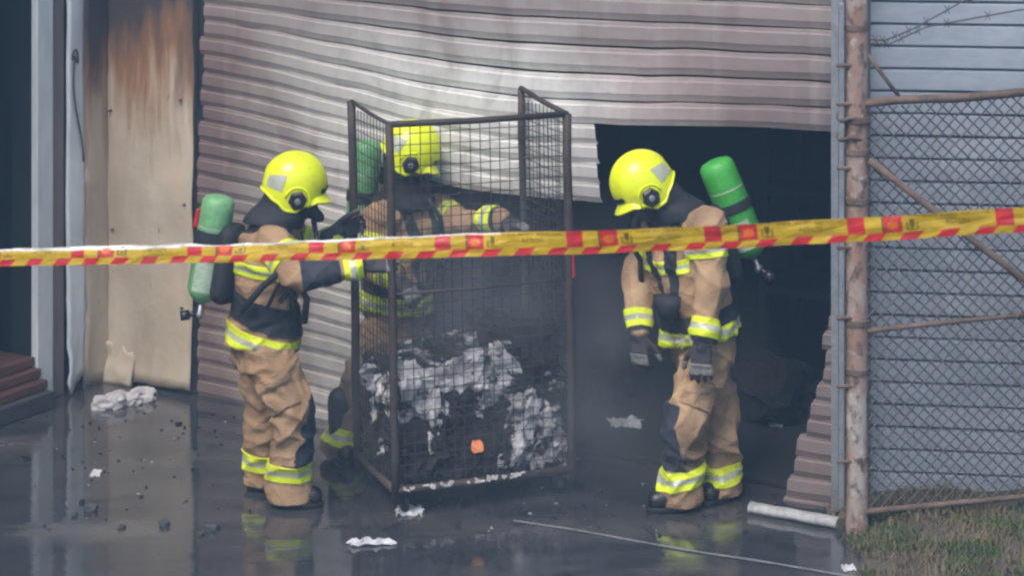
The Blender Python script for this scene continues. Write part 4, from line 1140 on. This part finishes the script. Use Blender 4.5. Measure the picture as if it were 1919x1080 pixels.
# slung hose loops over the near side of the left firefighter
P = Ll[0]
m = MB(); m.tube([at(452, 585, 10.22), at(490, 540, 10.20), at(525, 508, 10.17), at(552, 520, 10.15), at(575, 560, 10.16), at(570, 605, 10.18)], .017, 10); m.build('hose_loop', M['black'], P, smooth=True)
m = MB(); m.tube([at(500, 580, 10.22), at(520, 535, 10.18), at(540, 512, 10.17), at(548, 560, 10.18), at(556, 600, 10.20)], .010, 8); m.build('lanyard', M['black'], P, smooth=True)

# middle firefighter behind the cage, leaning in
JM = dict(pelvis=at(742, 572, 11.34), chest=at(765, 440, 11.34), neck=at(766, 366, 11.32), head=at(774, 282, 11.27),
          rs=at(712, 408, 11.16), re=at(690, 492, 11.12), rw=at(742, 520, 10.98), ls=at(822, 392, 11.46), le=at(868, 425, 11.26), lw=at(938, 412, 11.04),
          rh=at(722, 620, 11.26), rk=at(668, 735, 11.16), ra=at(640, 838, 11.12), lh=at(762, 615, 11.40), lk=at(785, 735, 11.36), la=at(795, 850, 11.40))
firefighter(dict(J=JM, fwd=(.62, -.78, 0), look=(.84, .05, -.54), hup=(.3, 0, 1), label='firefighter behind the mesh cage, leaning in over the burnt load',
    seed=9, cyl=(at(668, 470, 11.52), at(690, 262, 11.50)), cylmat='green_pale', cr=.080, cylstraps=((.5, .03),), gauge=None,
    handl=((.85, -.3, -.2), (0, 0, -1), (0, -1, 0), .6), handr=((.6, -.5, -.5), (.2, 0, -1), (0, .7, 0), .7), toer=(.3, -.95), toel=(.6, -.8),
    legf=(.5, -.85, 0), cuff=.22, cloth='tan2', patch='', hem=-.02, ank=.065))

# ---------------------------------------------------------------- barrier tape
TW = .075
ctrl = [(-160, 491, 7.68), (0, 486, 7.50), (320, 479.5, 7.28), (640, 471, 7.08), (960, 459.5, 6.90), (1280, 447, 6.74), (1600, 430.5, 6.58), (1919, 412, 6.42), (2080, 402, 6.34)]
cpts = [at(*c) for c in ctrl]
XA, XB = cpts[0].x, cpts[-1].x
cpts = [V((-4.70, 8.95, 1.92)), V((-3.45, 8.34, 1.81))] + cpts + [V((2.95, 5.86, 2.30)), V((4.3, 5.25, 2.42))]   # tied to the side building on the left, runs on to the right
def tq(s): return (tpt(s).x - XA) / (XB - XA)
def catm(t):
    n = len(cpts) - 1; i = min(n - 1, int(t)); f = t - i
    p0, p1, p2, p3 = cpts[max(0, i - 1)], cpts[i], cpts[i + 1], cpts[min(n, i + 2)]
    return .5 * ((2 * p1) + (p2 - p0) * f + (2 * p0 - 5 * p1 + 4 * p2 - p3) * f * f + (3 * p1 - p0 - 3 * p2 + p3) * f ** 3)
smp = [catm(i * (len(cpts) - 1) / 800) for i in range(801)]
acc = [0.0]
for a, b2 in zip(smp, smp[1:]): acc.append(acc[-1] + (b2 - a).length)
TL = acc[-1]
def tpt(s):
    s = min(TL - 1e-6, max(0, s)); lo, hi = 0, 800
    while hi - lo > 1:
        mid = (lo + hi) // 2
        if acc[mid] <= s: lo = mid
        else: hi = mid
    return smp[lo].lerp(smp[hi], (s - acc[lo]) / (acc[hi] - acc[lo]))
def tape(s, v, off=0.0):
    """v 0 bottom .. 1 top; the upper edge curls back more and more towards the left"""
    p = tpt(s); t = (tpt(s + .01) - tpt(s - .01)).normalized()
    outw = V((t.y, -t.x, 0)).normalized(); upv = t.cross(outw); upv = -upv if upv.z < 0 else upv
    q = tq(s); curl = 1 - sst(.25, .72, q)
    wob = .10 * math.sin(s * 3.1) + .06 * math.sin(s * 7.7)
    # integrate the bent cross-section
    y = 0.0; z = 0.0; N = 10; zs = []; a0 = .0 + wob * .6
    vv = max(0, min(1, v)); k = vv * N; i = 0
    pos_y = pos_z = 0.0; h = TW / N
    cent = None
    for i in range(N):
        f = min(1, max(0, k - i))
        a = a0 + curl * (.25 + 1.25 * sst(.50, .82, (i + .5) / N)) - .10
        pos_y += math.sin(a) * h * f; pos_z += math.cos(a) * h * f
        if i == N - 1: aa = a
    a = a0 + curl * (.25 + 1.25 * sst(.50, .82, vv)) - .10
    nrm = outw * math.cos(a) + upv * math.sin(a)
    zc_ = TW * (.5 - .16 * curl)
    off += .006 * noise.noise(V((s * 9, v * 2.5, 2))) + .003 * noise.noise(V((s * 26, v * 5, 8)))
    pos_z += .004 * noise.noise(V((s * 4, 0, 6)))
    return p + upv * (pos_z - zc_) - outw * pos_y + nrm * off
PER = .452
ofs = None
# phase: a plain red block starts at px 1588
best = min(range(801), key=lambda i: abs((smp[i] - V((0, 0, CAM_H))).x / smp[i].y * FPX + 959.5 - 1588))
S0 = acc[best] % PER
tb = MB()
VR = [0, .155, .31, .44, .56, .68, .78, .88, .95, 1.0]
xs = set()
npd = int(TL / PER) + 2
cuts_up = [0, .12, .235, .25, .375]; 
lowcuts = []
for i in range(-1, npd):
    for c in cuts_up: xs.add(round(S0 + (i + c) * PER, 5))
    for j in range(8): lowcuts.append(S0 + (i + .115 + j / 8) * PER)
up_x = sorted(x for x in xs | {j * .04 for j in range(int(TL / .04) + 1)} if 0 <= x <= TL)
def upcol(s):
    f = ((s - S0) / PER) % 1
    if f < .12 or .25 <= f < .375: return 1
    if .235 <= f < .25: return 2
    return 0
for a, b2 in zip(up_x, up_x[1:]):
    if b2 - a < 1e-5: continue
    tb.cur = upcol((a + b2) / 2)
    for v0, v1 in zip(VR[2:], VR[3:]):
        tb.cur = 3 if v0 > .66 + .34 * sst(.15, .62, tq(a)) - .02 else upcol((a + b2) / 2)  # upper rim towards the left painted white as if catching the sky
        tb.add([tape(a, v0), tape(b2, v0), tape(b2, v1), tape(a, v1)], [(0, 1, 2, 3)])
lowcuts.sort(); SL = .022
for j, (a, b2) in enumerate(zip(lowcuts, lowcuts[1:])):
    if a < 0 or b2 > TL: continue
    tb.cur = 1 if j % 2 == 0 else 0
    for v0, v1 in ((0, .155), (.155, .31)):
        x0, x1 = SL * (v0 / .31 - .5), SL * (v1 / .31 - .5)
        for q in range(2):
            c, d2 = a + (b2 - a) * q / 2, a + (b2 - a) * (q + 1) / 2
            tb.add([tape(c + x0, v0), tape(d2 + x0, v0), tape(d2 + x1, v1), tape(c + x1, v1)], [(0, 1, 2, 3)])
tobj = tb.build('barrier_tape', [M['yellow'], M['red'], M['ink'], M['rim_sheen']], None, tpt(TL / 2), smooth=False, fix=False)
tag(tobj, 'yellow and red barrier tape stretched across in front of everything', 'tape')
def text_mesh(txt):
    cu = bpy.data.curves.new('t', 'FONT'); cu.body = txt; cu.resolution_u = 2
    o = bpy.data.objects.new('t', cu); col.objects.link(o); bpy.context.view_layer.update()
    me = bpy.data.meshes.new_from_object(o.evaluated_get(bpy.context.evaluated_depsgraph_get()))
    bpy.data.objects.remove(o); bpy.data.curves.remove(cu)
    return me
word = text_mesh('ACTION'); fine = text_mesh('FIRE AND RESCUE')
def stick(me, s0, s1, v0, v1):
    me = me.copy(); me.materials.clear(); xs_ = [v.co.x for v in me.vertices]; ys_ = [v.co.y for v in me.vertices]
    ax_, bx_, ay_, by_ = min(xs_), max(xs_), min(ys_), max(ys_)
    for v in me.vertices: v.co = tape(s0 + (v.co.x - ax_) / (bx_ - ax_) * (s1 - s0), v0 + (v.co.y - ay_) / (by_ - ay_) * (v1 - v0), .0012)
    return me
for i in range(-1, npd):
    b0 = S0 + i * PER
    def inside(f0, f1): return b0 + f0 * PER > .02 and b0 + f1 * PER < TL - .02
    if inside(.67, .82): place('lettering', stick(word, b0 + .665 * PER, b0 + .825 * PER, .52, .72), M['ink'], tobj)
    if inside(.52, .97): place('fine_print', stick(fine, b0 + .52 * PER, b0 + .97 * PER, .84, .94), M['ink'], tobj)
    if inside(.25, .38):
        mm = MB(); vs = []
        for q in range(16):
            rr = .42 if q % 2 == 0 else .24; g = 2 * math.pi * q / 16
            vs.append(tape(b0 + (.31 + .055 * rr / .42 * math.cos(g)) * PER, .62 + .26 * rr / .42 * math.sin(g), .0012))
        mm.add(vs, [tuple(range(16))]); mm.build('emblem', M['orange'], tobj, fix=False)
    if inside(.40, .49):
        mm = MB()
        def bar(f0, f1, v0, v1): mm.add([tape(b0 + f0 * PER, v0, .0012), tape(b0 + f1 * PER, v0, .0012), tape(b0 + f1 * PER, v1, .0012), tape(b0 + f0 * PER, v1, .0012)], [(0, 1, 2, 3)])
        bar(.402, .412, .40, .72); bar(.472, .482, .40, .72); bar(.402, .482, .40, .44); bar(.425, .46, .55, .84); bar(.438, .447, .44, .55)
        mm.build('pictogram', M['ink'], tobj, fix=False)

# ---------------------------------------------------------------- smoke and haze
def volbox(name, c, size, density, color, noisy=False, label=None):
    m = MB(); m.box(c, size); o = m.build(name, bpy.data.materials.new(name + '_air'), None)
    mt = o.data.materials[0]; mt.use_nodes = True; nt = mt.node_tree; nt.nodes.remove(nt.nodes['Principled BSDF'])
    pv = nt.nodes.new('ShaderNodeVolumePrincipled'); pv.inputs['Color'].default_value = (*color, 1); pv.inputs['Density'].default_value = density
    pv.inputs['Anisotropy'].default_value = .1
    nt.links.new(pv.outputs[0], nt.nodes['Material Output'].inputs['Volume'])
    tag(o, label, kind='stuff')
    return o, nt, pv
volbox('haze', (0, 120, 5.9), (640, 780, 14.2), .010, (.42, .70, 1.0), label='thin grey smoke haze hanging in the yard')

o, nt, pv = volbox('smoke', (.0, 10.75, 1.0), (2.8, 1.6, 1.98), 0, (.70, .80, .92), label='bluish grey smoke rising from the burnt load in the cage')
tc = nt.nodes.new('ShaderNodeTexCoord')
def vm(op, a, b=None):
    n = nt.nodes.new('ShaderNodeVectorMath'); n.operation = op; nt.links.new(a, n.inputs[0])
    if b is not None: n.inputs[1].default_value = b
    return n
def ma(op, a, b):
    n = nt.nodes.new('ShaderNodeMath'); n.operation = op
    for i, q in enumerate((a, b)):
        if isinstance(q, float): n.inputs[i].default_value = q
        else: nt.links.new(q, n.inputs[i])
    return n.outputs[0]
p0 = vm('SUBTRACT', tc.outputs['Object'], (.0, 10.72, .60)); p1 = vm('MULTIPLY', p0.outputs[0], (1 / 1.38, 1 / .78, 1 / 1.0)); ln_ = vm('LENGTH', p1.outputs[0])
fall = ma('POWER', ma('MAXIMUM', ma('SUBTRACT', 1.0, ln_.outputs['Value']), 0.0), .8)
nz = nt.nodes.new('ShaderNodeTexNoise'); nz.inputs['Scale'].default_value = 2.2; nz.inputs['Detail'].default_value = 2; nt.links.new(tc.outputs['Object'], nz.inputs[0])
nt.links.new(ma('MULTIPLY', ma('MULTIPLY', fall, ma('MAXIMUM', ma('SUBTRACT', nz.outputs[0], .30), 0.0)), 3.3), pv.inputs['Density'])
sc.cycles.volume_step_rate = 3.0
sc.cycles.volume_max_steps = 48
